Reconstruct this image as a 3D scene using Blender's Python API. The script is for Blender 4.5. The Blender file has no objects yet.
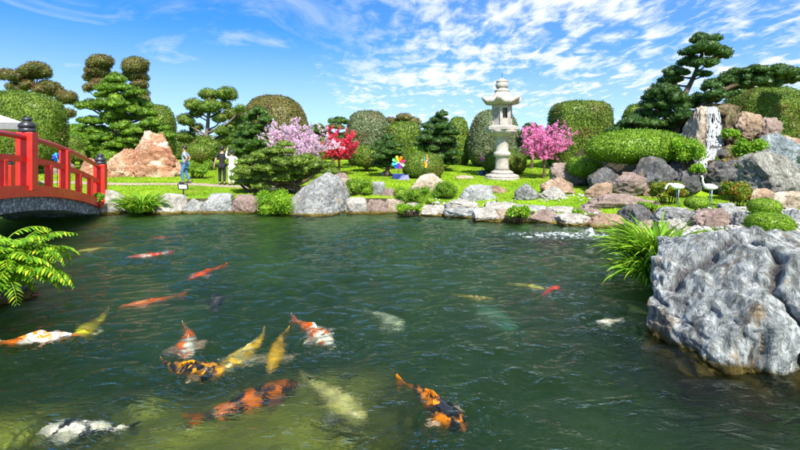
import bpy, bmesh, math
import numpy as np
R = math.radians
sc = bpy.context.scene
COL = sc.collection
F_PX, CU, HV, EYE = 480.0, 400.0, 150.0, 2.2      # focal length in photo pixels, image centre, horizon row, eye height

# ---------------------------------------------------------------- camera
cam = bpy.data.cameras.new('camera')
cam_o = bpy.data.objects.new('camera', cam); COL.objects.link(cam_o)
cam_o.location = (0, 0, EYE); cam_o.rotation_euler = (R(90), 0, 0)
cam.sensor_width = 36; cam.lens = 36 * F_PX / 800; cam.shift_y = -75 / 800; cam.clip_end = 4000
sc.camera = cam_o

# ---------------------------------------------------------------- sky and sun
SUN_EL, SUN_AZ = 50.0, 164.0       # azimuth clockwise from +Y (the view direction): behind the camera, a little right
world = bpy.data.worlds.new('World'); sc.world = world; world.use_nodes = True
nt = world.node_tree; nt.nodes.clear()
N = nt.nodes.new; Lk = nt.links.new
def math_n(nt, op, a, b=None, c=None, clamp=False):
    n = nt.nodes.new('ShaderNodeMath'); n.operation = op; n.use_clamp = clamp
    for i, x in enumerate((a, b, c)):
        if x is None: continue
        if isinstance(x, (int, float)): n.inputs[i].default_value = x
        else: nt.links.new(x, n.inputs[i])
    return n.outputs[0]
def maprange(nt, v, a, b, c=0.0, d=1.0):
    n = nt.nodes.new('ShaderNodeMapRange'); n.interpolation_type = 'SMOOTHSTEP'
    nt.links.new(v, n.inputs[0])
    for i, x in enumerate((a, b, c, d)): n.inputs[i + 1].default_value = x
    return n.outputs[0]
tc = N('ShaderNodeTexCoord'); sep = N('ShaderNodeSeparateXYZ'); Lk(tc.outputs['Generated'], sep.inputs[0])
zc = math_n(nt, 'MAXIMUM', sep.outputs['Z'], 0.0)
zs = math_n(nt, 'ADD', math_n(nt, 'MULTIPLY', zc, 1.5), 0.13)     # clear tropical air: deeper blue low in the sky
cv = N('ShaderNodeCombineXYZ'); Lk(sep.outputs['X'], cv.inputs[0]); Lk(sep.outputs['Y'], cv.inputs[1]); Lk(zs, cv.inputs[2])
nrm = N('ShaderNodeVectorMath'); nrm.operation = 'NORMALIZE'; Lk(cv.outputs[0], nrm.inputs[0])
sky = N('ShaderNodeTexSky'); sky.sky_type = 'NISHITA'; sky.sun_disc = False
sky.sun_elevation = R(SUN_EL); sky.sun_rotation = R(SUN_AZ); sky.air_density = 1.15; sky.dust_density = 0.25; sky.ozone_density = 2.5
Lk(nrm.outputs[0], sky.inputs[0])
hs = N('ShaderNodeHueSaturation'); hs.inputs['Saturation'].default_value = 1.28; hs.inputs['Value'].default_value = 1.18
Lk(sky.outputs[0], hs.inputs['Color'])
mixsky = N('ShaderNodeMix'); mixsky.data_type = 'RGBA'; mixsky.blend_type = 'MULTIPLY'; mixsky.inputs[0].default_value = 1; Lk(hs.outputs[0], mixsky.inputs[6]); mixsky.inputs[7].default_value = (.62, 1.07, 1.30, 1)
# thin high cloud on a plane far above
den = math_n(nt, 'ADD', zc, 0.10)
px_ = math_n(nt, 'DIVIDE', sep.outputs['X'], den); py_ = math_n(nt, 'DIVIDE', sep.outputs['Y'], den)
pl = N('ShaderNodeCombineXYZ'); Lk(px_, pl.inputs[0]); Lk(py_, pl.inputs[1])
def wnoise(scale, sx, sy, detail, rough, off, dist=0.0, rot=0.0):
    mp = N('ShaderNodeMapping'); mp.inputs['Scale'].default_value = (sx, sy, 1); mp.inputs['Location'].default_value = off
    mp.inputs['Rotation'].default_value = (0, 0, rot)
    Lk(pl.outputs[0], mp.inputs[0])
    n = N('ShaderNodeTexNoise'); n.inputs['Scale'].default_value = scale; n.inputs['Detail'].default_value = detail
    n.inputs['Roughness'].default_value = rough; n.inputs['Distortion'].default_value = dist
    Lk(mp.outputs[0], n.inputs['Vector']); return n.outputs[0]
big = wnoise(0.42, 1, .8, 3, .5, (3.1, 1.7, 0))
cell = wnoise(8.5, 1, .5, 5, .6, (0.3, 4.0, 2), .35, R(12))
wisp = wnoise(1.7, 0.7, .8, 7, .64, (7.3, 2.2, 5), .9, R(-18))
side = maprange(nt, px_, -2.3, 0.9)
cover = math_n(nt, 'ADD', math_n(nt, 'MULTIPLY', big, 0.9), math_n(nt, 'MULTIPLY', side, 0.62))
cover = maprange(nt, cover, 0.56, 1.06)
mot = math_n(nt, 'ADD', math_n(nt, 'MULTIPLY', cell, .62), math_n(nt, 'MULTIPLY', wisp, .5))
mot = maprange(nt, mot, 0.47, 0.69)
cl = math_n(nt, 'MULTIPLY', cover, math_n(nt, 'ADD', math_n(nt, 'MULTIPLY', mot, .92), .08))
veil = math_n(nt, 'MULTIPLY', maprange(nt, wisp, 0.46, 0.8), 0.55)
cl = math_n(nt, 'MAXIMUM', cl, veil)
cl = math_n(nt, 'MULTIPLY', cl, maprange(nt, sep.outputs['Z'], 0.0, 0.07))
haze_h = math_n(nt, 'MULTIPLY', maprange(nt, sep.outputs['Z'], 0.26, 0.0), 0.5)
cl = math_n(nt, 'MAXIMUM', cl, haze_h)
mx = N('ShaderNodeMix'); mx.data_type = 'RGBA'; Lk(cl, mx.inputs[0]); Lk(mixsky.outputs[2], mx.inputs[6]); mx.inputs[7].default_value = (6.0, 6.25, 6.5, 1)
bg = N('ShaderNodeBackground'); bg.inputs[1].default_value = 0.095; Lk(mx.outputs[2], bg.inputs[0])
wo = N('ShaderNodeOutputWorld'); Lk(bg.outputs[0], wo.inputs[0])

sun = bpy.data.lights.new('sun', 'SUN'); sun.energy = 5.0; sun.angle = R(0.5); sun.color = (1, .95, .86)
sun_o = bpy.data.objects.new('sun', sun); COL.objects.link(sun_o)
sun_o.rotation_euler = (R(90 - SUN_EL), 0, R(180 - SUN_AZ))
sun_o.location = (5, -10, 20)
sun.cycles.is_caustics_light = True
vs = sc.view_settings; vs.view_transform = 'Standard'; vs.look = 'None'; vs.exposure = 0.95; vs.gamma = 1; vs.use_curve_mapping = False
sc.cycles.max_bounces = 8; sc.cycles.transparent_max_bounces = 12; sc.cycles.sample_clamp_indirect = 6
sc.cycles.use_denoising = True

# ---------------------------------------------------------------- helpers
def px(Y): return Y / F_PX
def P(u, v, Y): return np.array([(u - CU) / F_PX * Y, Y, EYE - (v - HV) / F_PX * Y])
def onz(u, v, z=0.0):
    Y = F_PX * (EYE - z) / (v - HV); return np.array([(u - CU) / F_PX * Y, Y, z])
_perm = {}
def pnoise(p, seed=0):
    if seed not in _perm:
        r = np.random.default_rng(seed + 991); t = r.permutation(256); g = r.normal(size=(256, 3)); g /= np.linalg.norm(g, axis=1)[:, None]
        _perm[seed] = (np.concatenate([t, t, t]), g)
    t, g = _perm[seed]
    i = np.floor(p).astype(int); f = p - i; i &= 255
    w = f * f * f * (f * (f * 6 - 15) + 10); out = 0
    for dx in (0, 1):
        for dy in (0, 1):
            for dz in (0, 1):
                h = t[(t[(t[(i[:, 0] + dx) & 255] + i[:, 1] + dy) & 255] + i[:, 2] + dz) & 255]
                d = f - np.array([dx, dy, dz])
                k = (w[:, 0] if dx else 1 - w[:, 0]) * (w[:, 1] if dy else 1 - w[:, 1]) * (w[:, 2] if dz else 1 - w[:, 2])
                out = out + k * np.einsum('ij,ij->i', g[h], d)
    return out
def fbm(p, oct=4, seed=0, gain=.5):
    a, s, o = 1.0, 1.0, 0
    for k in range(oct): o = o + a * pnoise(p * s + 17.3 * k, seed + k); a *= gain; s *= 2.03
    return o
def unit(v): return v / np.maximum(np.linalg.norm(v, axis=-1, keepdims=True), 1e-9)

class Geo:
    def __init__(s): s.V = []; s.loops = []; s.tot = []; s.mi = []; s.sm = []; s.n = 0
    def add(s, V, F, mi=0, smooth=False):
        V = np.asarray(V, float)
        if isinstance(F, np.ndarray):
            s.loops.append((F + s.n).ravel()); s.tot.append(np.full(len(F), F.shape[1])); k = len(F)
        else:
            k = len(F)
            s.loops.append(np.array([i + s.n for f in F for i in f])); s.tot.append(np.array([len(f) for f in F]))
        s.mi.append(np.full(k, mi)); s.sm.append(np.full(k, smooth)); s.V.append(V); s.n += len(V); return s
    def mesh(s, name, mats, origin=(0, 0, 0)):
        me = bpy.data.meshes.new(name)
        V = np.concatenate(s.V) - np.asarray(origin, float); L = np.concatenate(s.loops).astype(np.int32); T = np.concatenate(s.tot).astype(np.int32)
        me.vertices.add(len(V)); me.vertices.foreach_set('co', V.astype(np.float32).ravel())
        me.loops.add(len(L)); me.loops.foreach_set('vertex_index', L)
        me.polygons.add(len(T)); st = np.concatenate([[0], np.cumsum(T)[:-1]]).astype(np.int32)
        me.polygons.foreach_set('loop_start', st); me.polygons.foreach_set('loop_total', T)
        me.polygons.foreach_set('material_index', np.concatenate(s.mi).astype(np.int32))
        me.polygons.foreach_set('use_smooth', np.concatenate(s.sm).astype(bool))
        for m in (mats if isinstance(mats, (list, tuple)) else [mats]): me.materials.append(m)
        me.update(calc_edges=True); me.validate(); return me
def tag(o, label=None, cat=None, group=None, kind=None):
    if label: o['label'] = label
    if cat: o['category'] = cat
    if group: o['group'] = group
    if kind: o['kind'] = kind
    return o
def empty(name, loc, label=None, cat=None, group=None):
    o = bpy.data.objects.new(name, None); o.location = tuple(float(x) for x in loc); o.empty_display_size = .2; COL.objects.link(o)
    return tag(o, label, cat, group)
def build(name, g, mats, parent=None, origin=None):
    """a mesh object; world-space geometry; parent is an Empty/object without rotation"""
    if parent is not None:
        o_ = np.array(parent.location)
    else: o_ = np.array(origin if origin is not None else (0, 0, 0), float)
    ob = bpy.data.objects.new(name, g.mesh(name, mats, o_)); COL.objects.link(ob)
    if parent is not None: ob.parent = parent; ORG[ob.name] = o_
    else: ob.location = tuple(o_)
    return ob
ORG = {}
def subpart(name, g, mats, part):
    o_ = ORG[part.name]
    ob = bpy.data.objects.new(name, g.mesh(name, mats, o_)); COL.objects.link(ob); ob.parent = part; ORG[ob.name] = o_; return ob

_ico = {}
def ico(sub):
    if sub not in _ico:
        b = bmesh.new(); bmesh.ops.create_icosphere(b, subdivisions=sub, radius=1)
        V = np.array([v.co[:] for v in b.verts]); F = np.array([[v.index for v in f.verts] for f in b.faces]); b.free(); _ico[sub] = (V, F)
    return _ico[sub]
def tube(pts, rad, n=8, caps=True):
    pts = np.asarray(pts, float); rad = np.broadcast_to(np.asarray(rad, float), (len(pts),))
    t = unit(np.gradient(pts, axis=0)); up = np.array([0, 0, 1.0])
    if abs(t[0] @ up) > .9: up = np.array([0, 1.0, 0])
    a = unit(np.cross(t[0], up)); V = []
    for i in range(len(pts)):
        a = unit(a - (a @ t[i]) * t[i]); b = np.cross(t[i], a)
        an = np.arange(n) * 2 * math.pi / n
        V.append(pts[i] + rad[i] * (np.cos(an)[:, None] * a + np.sin(an)[:, None] * b))
    V = np.concatenate(V); F = []
    for i in range(len(pts) - 1):
        for k in range(n): F.append([i * n + k, i * n + (k + 1) % n, (i + 1) * n + (k + 1) % n, (i + 1) * n + k])
    if caps: F.append(list(range(n))[::-1]); F.append([(len(pts) - 1) * n + k for k in range(n)])
    return V, F
def spline(pts, n=8):
    pts = np.asarray(pts, float); Q = np.vstack([2 * pts[0] - pts[1], pts, 2 * pts[-1] - pts[-2]]); out = []
    for i in range(1, len(Q) - 2):
        for t in np.linspace(0, 1, n, endpoint=False):
            p0, p1, p2, p3 = Q[i - 1:i + 3]
            out.append(.5 * ((2 * p1) + (p2 - p0) * t + (2 * p0 - 5 * p1 + 4 * p2 - p3) * t * t + (3 * p1 - p0 - 3 * p2 + p3) * t ** 3))
    out.append(pts[-1]); return np.array(out)
def boxg(c, ax, ay, az, bev=0.0):
    """box with half-axis vectors; bevelled when bev > 0"""
    c, ax, ay, az = (np.asarray(x, float) for x in (c, ax, ay, az))
    if bev <= 0:
        V = [c + i * ax + j * ay + k * az for k in (-1, 1) for j in (-1, 1) for i in (-1, 1)]
        return np.array(V), [[0, 2, 3, 1], [4, 5, 7, 6], [0, 1, 5, 4], [2, 6, 7, 3], [0, 4, 6, 2], [1, 3, 7, 5]]
    b = bmesh.new(); bmesh.ops.create_cube(b, size=2)
    la, lb, lc = (np.linalg.norm(x) for x in (ax, ay, az))
    for v in b.verts: v.co = (v.co[0] * la, v.co[1] * lb, v.co[2] * lc)
    bmesh.ops.bevel(b, geom=list(b.edges), offset=min(bev, .8 * min(la, lb, lc)), segments=2, profile=.5, affect='EDGES')
    V = np.array([v.co[:] for v in b.verts]); b.verts.index_update(); F = [[v.index for v in f.verts] for f in b.faces]; b.free()
    M = np.stack([ax / la, ay / lb, az / lc]); return V @ M + c, F
def lathe(prof, c, n=32, sx=1.0, sy=1.0, mod=None):
    prof = np.asarray(prof, float); an = np.arange(n) * 2 * math.pi / n; V = []
    for r, z in prof:
        rr = r * (mod(an) if mod else np.ones(n)); V.append(np.stack([c[0] + rr * np.cos(an) * sx, c[1] + rr * np.sin(an) * sy, np.full(n, c[2] + z)], 1))
    V = np.concatenate(V); m = len(prof); F = []
    for i in range(m - 1):
        for k in range(n): F.append([i * n + k, i * n + (k + 1) % n, (i + 1) * n + (k + 1) % n, (i + 1) * n + k])
    F.append(list(range(n))[::-1]); F.append([(m - 1) * n + k for k in range(n)]); return V, F
def scatter(V, F, n, rng):
    T = F if F.shape[1] == 3 else np.concatenate([F[:, :3], F[:, [0, 2, 3]]])
    a, b, c = V[T[:, 0]], V[T[:, 1]], V[T[:, 2]]; cr = np.cross(b - a, c - a); ar = np.linalg.norm(cr, axis=1)
    k = rng.choice(len(T), n, p=ar / ar.sum()); r1, r2 = np.sqrt(rng.random(n)), rng.random(n)
    Q = (1 - r1)[:, None] * a[k] + (r1 * (1 - r2))[:, None] * b[k] + (r1 * r2)[:, None] * c[k]
    return Q, unit(cr[k]), ar.sum() / 2
def leaves(g, C, Nn, l, w, rng, stand=.3, jit=.45, mi=0):
    n = len(C); rv = rng.normal(size=(n, 3)); T = unit(rv - (np.einsum('ij,ij->i', rv, Nn))[:, None] * Nn)
    d = unit(T * (1 - stand) + Nn * stand + rng.normal(size=(n, 3)) * jit * .5)
    nj = unit(Nn + rng.normal(size=(n, 3)) * jit); s = unit(np.cross(nj, d))
    L = (l * rng.uniform(.65, 1.3, n))[:, None]; W = (w * rng.uniform(.7, 1.25, n))[:, None]
    V = np.stack([C - d * L * .5, C + s * W * .5, C + d * L * .5, C - s * W * .5], 1).reshape(-1, 3)
    g.add(V, np.arange(4 * n).reshape(n, 4), mi); return g

# ---------------------------------------------------------------- materials
def newmat(name):
    m = bpy.data.materials.new(name); m.use_nodes = True; nt = m.node_tree
    return m, nt, nt.nodes['Principled BSDF']
def tnoise(nt, scale, detail=4, rough=.55, coord='Object', sc3=None, dist=0.0):
    tcn = nt.nodes.new('ShaderNodeTexCoord'); n = nt.nodes.new('ShaderNodeTexNoise')
    n.inputs['Scale'].default_value = scale; n.inputs['Detail'].default_value = detail; n.inputs['Roughness'].default_value = rough; n.inputs['Distortion'].default_value = dist
    src = tcn.outputs[coord]
    if sc3:
        mp = nt.nodes.new('ShaderNodeMapping'); mp.inputs['Scale'].default_value = sc3[0]; mp.inputs['Rotation'].default_value = sc3[1] if len(sc3) > 1 else (0, 0, 0)
        nt.links.new(src, mp.inputs[0]); src = mp.outputs[0]
    nt.links.new(src, n.inputs['Vector']); return n.outputs[0]
def ramp(nt, fac, stops):
    r = nt.nodes.new('ShaderNodeValToRGB'); e = r.color_ramp.elements
    while len(e) < len(stops): e.new(.5)
    for i, (p, c) in enumerate(stops): e[i].position = p; e[i].color = (*c, 1)
    nt.links.new(fac, r.inputs[0]); return r.outputs[0]
def mixc(nt, fac, a, b, mode='MIX'):
    m = nt.nodes.new('ShaderNodeMix'); m.data_type = 'RGBA'; m.blend_type = mode
    for i, x in ((0, fac), (6, a), (7, b)):
        if isinstance(x, (int, float)): m.inputs[i].default_value = x
        elif isinstance(x, tuple): m.inputs[i].default_value = (*x, 1)
        else: nt.links.new(x, m.inputs[i])
    return m.outputs[2]
def bump(nt, h, strength, dist, normal=None):
    b = nt.nodes.new('ShaderNodeBump'); b.inputs['Strength'].default_value = strength; b.inputs['Distance'].default_value = dist
    nt.links.new(h, b.inputs['Height'])
    if normal is not None: nt.links.new(normal, b.inputs['Normal'])
    return b.outputs[0]
def plain(name, c, rough=.5, var=.12, scale=8, metal=0, bmp=0.0, spec=.5):
    m, nt, b = newmat(name); f = tnoise(nt, scale, 5, .6)
    lo = tuple(x * (1 - var) for x in c); hi = tuple(min(1, x * (1 + var)) for x in c)
    nt.links.new(ramp(nt, f, [(.3, lo), (.7, hi)]), b.inputs['Base Color']); b.inputs['Roughness'].default_value = rough; b.inputs['Metallic'].default_value = metal
    b.inputs['Specular IOR Level'].default_value = spec
    if bmp: nt.links.new(bump(nt, tnoise(nt, scale * 4, 5, .6), bmp, .02), b.inputs['Normal'])
    return m
def leafmat(name, cols, trans=.3, patch=None, pscale=.8, rough=.45):
    m, nt, b = newmat(name); ge = nt.nodes.new('ShaderNodeNewGeometry')
    st = [(i / max(1, len(cols) - 1), c) for i, c in enumerate(cols)]
    c = ramp(nt, ge.outputs['Random Per Island'], st)
    if patch: c = mixc(nt, maprange(nt, tnoise(nt, pscale, 4, .6), .5, .68), c, patch)
    c = mixc(nt, 1.0, c, ramp(nt, tnoise(nt, 1.7, 3, .6), [(.3, (.72, .74, .7)), (.7, (1.18, 1.15, 1.1))]), 'MULTIPLY')
    nt.links.new(c, b.inputs['Base Color']); b.inputs['Roughness'].default_value = rough; b.inputs['Specular IOR Level'].default_value = .3
    tr = nt.nodes.new('ShaderNodeBsdfTranslucent'); nt.links.new(c, tr.inputs[0])
    mxs = nt.nodes.new('ShaderNodeMixShader'); mxs.inputs[0].default_value = trans
    nt.links.new(b.outputs[0], mxs.inputs[1]); nt.links.new(tr.outputs[0], mxs.inputs[2]); nt.links.new(mxs.outputs[0], nt.nodes['Material Output'].inputs[0])
    return m
def rockmat(name, dark, mid, light, scale=1.5, stretch=None, tidemark=True, rough=.85, stain=None, bstr=.6, lichen=None):
    m, nt, b = newmat(name); sx = stretch or ((1, 1, 1),)
    f = tnoise(nt, scale, 8, .62, sc3=sx, dist=.6); c = ramp(nt, f, [(.28, dark), (.5, mid), (.70, light)])
    f2 = tnoise(nt, scale * 6, 6, .65, sc3=sx); c = mixc(nt, .55, c, ramp(nt, f2, [(.3, (.62, .62, .62)), (.7, (1.3, 1.3, 1.3))]), 'MULTIPLY')
    f3 = tnoise(nt, scale * 2.3, 6, .7, sc3=sx, dist=1.5)
    crack = math_n(nt, 'ABSOLUTE', math_n(nt, 'SUBTRACT', f3, .5))
    c = mixc(nt, maprange(nt, crack, 0.0, .025, .75, 0.0), c, tuple(x * .35 for x in dark))
    if stain: c = mixc(nt, maprange(nt, tnoise(nt, scale * 1.4, 5, .65, sc3=sx), .56, .66), c, stain)
    if lichen: c = mixc(nt, maprange(nt, tnoise(nt, scale * 9, 4, .7), .6, .68), c, lichen)
    if tidemark:
        ge = nt.nodes.new('ShaderNodeNewGeometry'); s = nt.nodes.new('ShaderNodeSeparateXYZ'); nt.links.new(ge.outputs['Position'], s.inputs[0])
        h = math_n(nt, 'ADD', s.outputs['Z'], math_n(nt, 'MULTIPLY', math_n(nt, 'SUBTRACT', tnoise(nt, 5, 3), .5), .10))
        c = mixc(nt, maprange(nt, h, .12, .04), c, mixc(nt, tnoise(nt, 3, 3), (.10, .07, .01), (.16, .12, .02)))
    nt.links.new(c, b.inputs['Base Color']); b.inputs['Roughness'].default_value = rough; b.inputs['Specular IOR Level'].default_value = .3
    n1 = bump(nt, f2, bstr, .06); n2 = bump(nt, maprange(nt, crack, 0, .04), bstr * .7, .05, n1); nt.links.new(n2, b.inputs['Normal'])
    return m
M = {}
M['pine'] = leafmat('pine needles', [(.016, .05, .010), (.034, .092, .013), (.07, .15, .018), (.16, .25, .03)], .2)
M['pine_bright'] = leafmat('bright pine needles', [(.026, .072, .008), (.066, .15, .012), (.13, .25, .016), (.29, .42, .03)], .24)
M['pine_olive'] = leafmat('olive pine needles', [(.035, .075, .012), (.085, .155, .018), (.16, .25, .026), (.31, .38, .06)], .24)
M['pine_dark'] = leafmat('dark pine needles', [(.015, .048, .012), (.03, .082, .016), (.058, .125, .02), (.11, .18, .03)], .18)
M['clip'] = leafmat('clipped leaves', [(.03, .075, .010), (.068, .14, .014), (.125, .215, .02), (.23, .32, .035)], .26, patch=(.15, .15, .03), pscale=.9)
M['clip_brown'] = leafmat('clipped olive brown leaves', [(.05, .07, .016), (.095, .115, .022), (.15, .15, .03), (.24, .19, .06)], .22, patch=(.15, .085, .04), pscale=1.1)
M['clip_grey'] = leafmat('clipped grey green leaves', [(.05, .085, .03), (.09, .14, .05), (.15, .2, .08), (.27, .31, .17)], .24, patch=(.16, .15, .07), pscale=1.0)
M['bush'] = leafmat('bright bush leaves', [(.05, .14, .008), (.10, .225, .010), (.17, .31, .014), (.28, .42, .03)], .28)
M['bush_lime'] = leafmat('lime leaves', [(.08, .22, .008), (.15, .34, .012), (.25, .46, .02), (.4, .55, .04)], .35)
M['lilac'] = leafmat('lilac petals', [(.7, .38, .68), (.82, .56, .78), (.88, .7, .84), (.93, .86, .91)], .5)
M['red'] = leafmat('red petals', [(.68, .014, .06), (.84, .035, .11), (.88, .08, .17), (.9, .22, .27)], .48)
M['pink'] = leafmat('pink petals', [(.85, .12, .48), (.9, .24, .6), (.92, .38, .68), (.93, .62, .8)], .5)
M['strap'] = leafmat('strap leaves', [(.07, .2, .008), (.13, .32, .012), (.24, .45, .02), (.4, .55, .05)], .35)
M['fern'] = leafmat('fern leaflets', [(.09, .25, .01), (.18, .4, .014), (.32, .52, .02), (.65, .62, .03)], .42)
M['croton'] = leafmat('croton leaves', [(.04, .14, .01), (.1, .24, .015), (.3, .32, .02), (.4, .08, .02)], .3)
M['bark'] = rockmat('bark', (.05, .03, .018), (.13, .08, .05), (.24, .16, .1), 3, ((1, 1, .25),), False)
M['bark_pale'] = rockmat('pale bark', (.09, .07, .05), (.2, .16, .12), (.34, .29, .23), 3, ((1, 1, .25),), False)
M['grass_blade'] = leafmat('grass blades', [(.13, .27, .006), (.21, .38, .008), (.30, .47, .012), (.44, .52, .05)], .4, patch=(.34, .36, .05), pscale=.7)
RM = {
 'pale': rockmat('pale limestone', (.22, .2, .17), (.39, .365, .32), (.55, .53, .485), 2.2, stain=(.36, .29, .2)),
 'grey': rockmat('grey granite', (.16, .165, .155), (.29, .3, .285), (.45, .46, .44), 2.2, lichen=(.5, .5, .46)),
 'boulder': rockmat('pale grey boulder', (.13, .135, .13), (.255, .26, .25), (.39, .39, .37), 1.3, stain=(.30, .25, .17), lichen=(.42, .39, .31), bstr=.9),
 'brown': rockmat('brown sandstone', (.17, .105, .07), (.33, .225, .15), (.48, .36, .26), 2.0, stain=(.4, .26, .16)),
 'tan': rockmat('tan sandstone', (.22, .165, .11), (.42, .34, .25), (.58, .5, .4), 2.2, stain=(.3, .2, .13)),
 'redrock': rockmat('red brown rock', (.22, .075, .035), (.42, .21, .12), (.64, .5, .37), .55, ((1, 1, 1.6), (0, R(35), 0)), False, stain=(.66, .52, .40), bstr=.8),
 'dark': rockmat('dark grey rock', (.05, .052, .055), (.115, .115, .115), (.23, .225, .215), 2.2, stain=(.2, .15, .1), bstr=.9),
 'purple': rockmat('purple brown rock', (.13, .09, .075), (.25, .18, .15), (.38, .3, .26), 2.2, lichen=(.42, .36, .3)),
 'blue': rockmat('blue grey rock', (.1, .125, .135), (.2, .235, .245), (.36, .39, .39), 1.6, ((1, 1, .7),), bstr=.9),
 'stripe': rockmat('streaked grey rock', (.13, .125, .105), (.28, .27, .23), (.44, .43, .38), 2.4, ((1.6, 1, .35),), bstr=1.0),
 'moss': rockmat('mossy brown rock', (.06, .045, .02), (.15, .11, .055), (.27, .22, .13), 2.4, stain=(.12, .15, .03), bstr=1.0),
}
def bigrock_mat():
    m, nt, b = newmat('layered blue grey rock')
    rot = (R(0), R(24), R(15)); s3 = ((3.4, 2.0, .5), rot)
    f = tnoise(nt, 1.5, 9, .62, sc3=s3, dist=.8); c = ramp(nt, f, [(.25, (.13, .14, .13)), (.42, (.34, .36, .34)), (.58, (.52, .54, .51)), (.76, (.68, .68, .64))])
    ge = nt.nodes.new('ShaderNodeNewGeometry')
    c = mixc(nt, maprange(nt, tnoise(nt, 1.1, 5, .65, sc3=s3), .58, .68), c, (.33, .25, .16))
    f2 = tnoise(nt, 9, 7, .68, sc3=s3, dist=.4); c = mixc(nt, .6, c, ramp(nt, f2, [(.3, (.55, .56, .58)), (.7, (1.35, 1.34, 1.32))]), 'MULTIPLY')
    f3 = tnoise(nt, 3.0, 6, .7, sc3=((1.8, 1.2, .5), rot), dist=1.2); cr = math_n(nt, 'ABSOLUTE', math_n(nt, 'SUBTRACT', f3, .5))
    c = mixc(nt, maprange(nt, cr, 0, .012, .5, 0), c, (.06, .057, .053))
    sk = tnoise(nt, 3.2, 6, .6, sc3=((3.2, 2.2, .42), rot), dist=.7); c = mixc(nt, maprange(nt, sk, .34, .47, .8, 0), c, (.085, .09, .085))
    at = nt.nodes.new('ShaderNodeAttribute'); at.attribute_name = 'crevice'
    c = mixc(nt, maprange(nt, at.outputs['Fac'], .35, .9, 0, .8), c, (.07, .058, .055))  # shading of the carved clefts, painted dark into the colour
    s = nt.nodes.new('ShaderNodeSeparateXYZ'); nt.links.new(ge.outputs['Position'], s.inputs[0])
    h = math_n(nt, 'ADD', s.outputs['Z'], math_n(nt, 'MULTIPLY', math_n(nt, 'SUBTRACT', tnoise(nt, 4, 3), .5), .12))
    c = mixc(nt, maprange(nt, h, .10, .02), c, mixc(nt, tnoise(nt, 3, 3), (.09, .06, .012), (.16, .12, .02)))
    nt.links.new(c, b.inputs['Base Color']); b.inputs['Roughness'].default_value = .8; b.inputs['Specular IOR Level'].default_value = .35
    nt.links.new(bump(nt, maprange(nt, cr, 0, .05), .7, .05, bump(nt, tnoise(nt, 26, 6, .7, sc3=s3), .5, .03, bump(nt, maprange(nt, sk, .34, .52), .9, .09, bump(nt, f2, .8, .06)))), b.inputs['Normal']); return m
M['bigrock'] = bigrock_mat()
def lawn_mat():
    m, nt, b = newmat('lawn')
    c = ramp(nt, tnoise(nt, .55, 5, .6), [(.3, (.11, .23, .006)), (.5, (.19, .34, .008)), (.72, (.29, .43, .016))])
    c = mixc(nt, .7, c, ramp(nt, tnoise(nt, 22, 5, .7), [(.3, (.6, .62, .6)), (.7, (1.3, 1.25, 1.2))]), 'MULTIPLY')
    c = mixc(nt, maprange(nt, tnoise(nt, .9, 5, .6, sc3=((1, 1, 1), (0, 0, 1.1))), .62, .74, 0, .5), c, (.26, .24, .06))
    nt.links.new(c, b.inputs['Base Color']); b.inputs['Roughness'].default_value = .8; b.inputs['Specular IOR Level'].default_value = .15
    nt.links.new(bump(nt, tnoise(nt, 30, 5, .7), .7, .05), b.inputs['Normal']); return m
M['lawn'] = lawn_mat()
def bed_mat():
    m, nt, b = newmat('pond bed')
    c = ramp(nt, tnoise(nt, 1.3, 6, .6), [(.3, (.030, .09, .009)), (.55, (.05, .13, .012)), (.75, (.075, .165, .015))])
    nt.links.new(c, b.inputs['Base Color']); b.inputs['Roughness'].default_value = .9
    nt.links.new(bump(nt, tnoise(nt, 6, 5, .7), .6, .08), b.inputs['Normal']); return m
M['bed'] = bed_mat()
M['algae'] = plain('olive algae on stone', (.12, .145, .010), .9, .25, 2.0, bmp=.2)
M['soil'] = rockmat('mossy soil', (.03, .022, .012), (.07, .055, .025), (.10, .12, .03), 3, None, False)
M['path'] = rockmat('trodden sandy path', (.26, .2, .14), (.4, .32, .24), (.5, .43, .34), 4, None, False)
def paint_mat():
    m, nt, b = newmat('weathered vermilion paint'); c = ramp(nt, tnoise(nt, 2.2, 6, .65), [(.3, (.60, .014, .008)), (.55, (.74, .02, .010)), (.75, (.78, .05, .03))])
    c = mixc(nt, maprange(nt, tnoise(nt, 26, 5, .7), .66, .74, 0, .6), c, (.32, .05, .03)); c = mixc(nt, maprange(nt, tnoise(nt, 7, 5, .7, sc3=((3, 3, .4),)), .62, .8, 0, .5), c, (.34, .02, .015))
    nt.links.new(c, b.inputs['Base Color']); nt.links.new(ramp(nt, tnoise(nt, 6, 4), [(.3, (.3,) * 3), (.7, (.55,) * 3)]), b.inputs['Roughness']); nt.links.new(bump(nt, tnoise(nt, 20, 5, .6, sc3=((1, 1, .2),)), .15, .02), b.inputs['Normal']); return m
M['vermilion'] = paint_mat()
M['rail_red'] = plain('crimson rail paint', (.42, .008, .022), .28, .12, 5)
M['capblack'] = plain('dark bronze', (.035, .037, .045), .4, .3, 9, .3, bmp=.1)
M['lantern'] = rockmat('lantern granite', (.31, .27, .23), (.43, .39, .34), (.54, .5, .44), 5, None, False, bstr=.25)
M['lantern_hole'] = plain('dark inner stone', (.16, .14, .12), .9)  # fire box core, one even tone darker than the lantern granite
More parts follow.
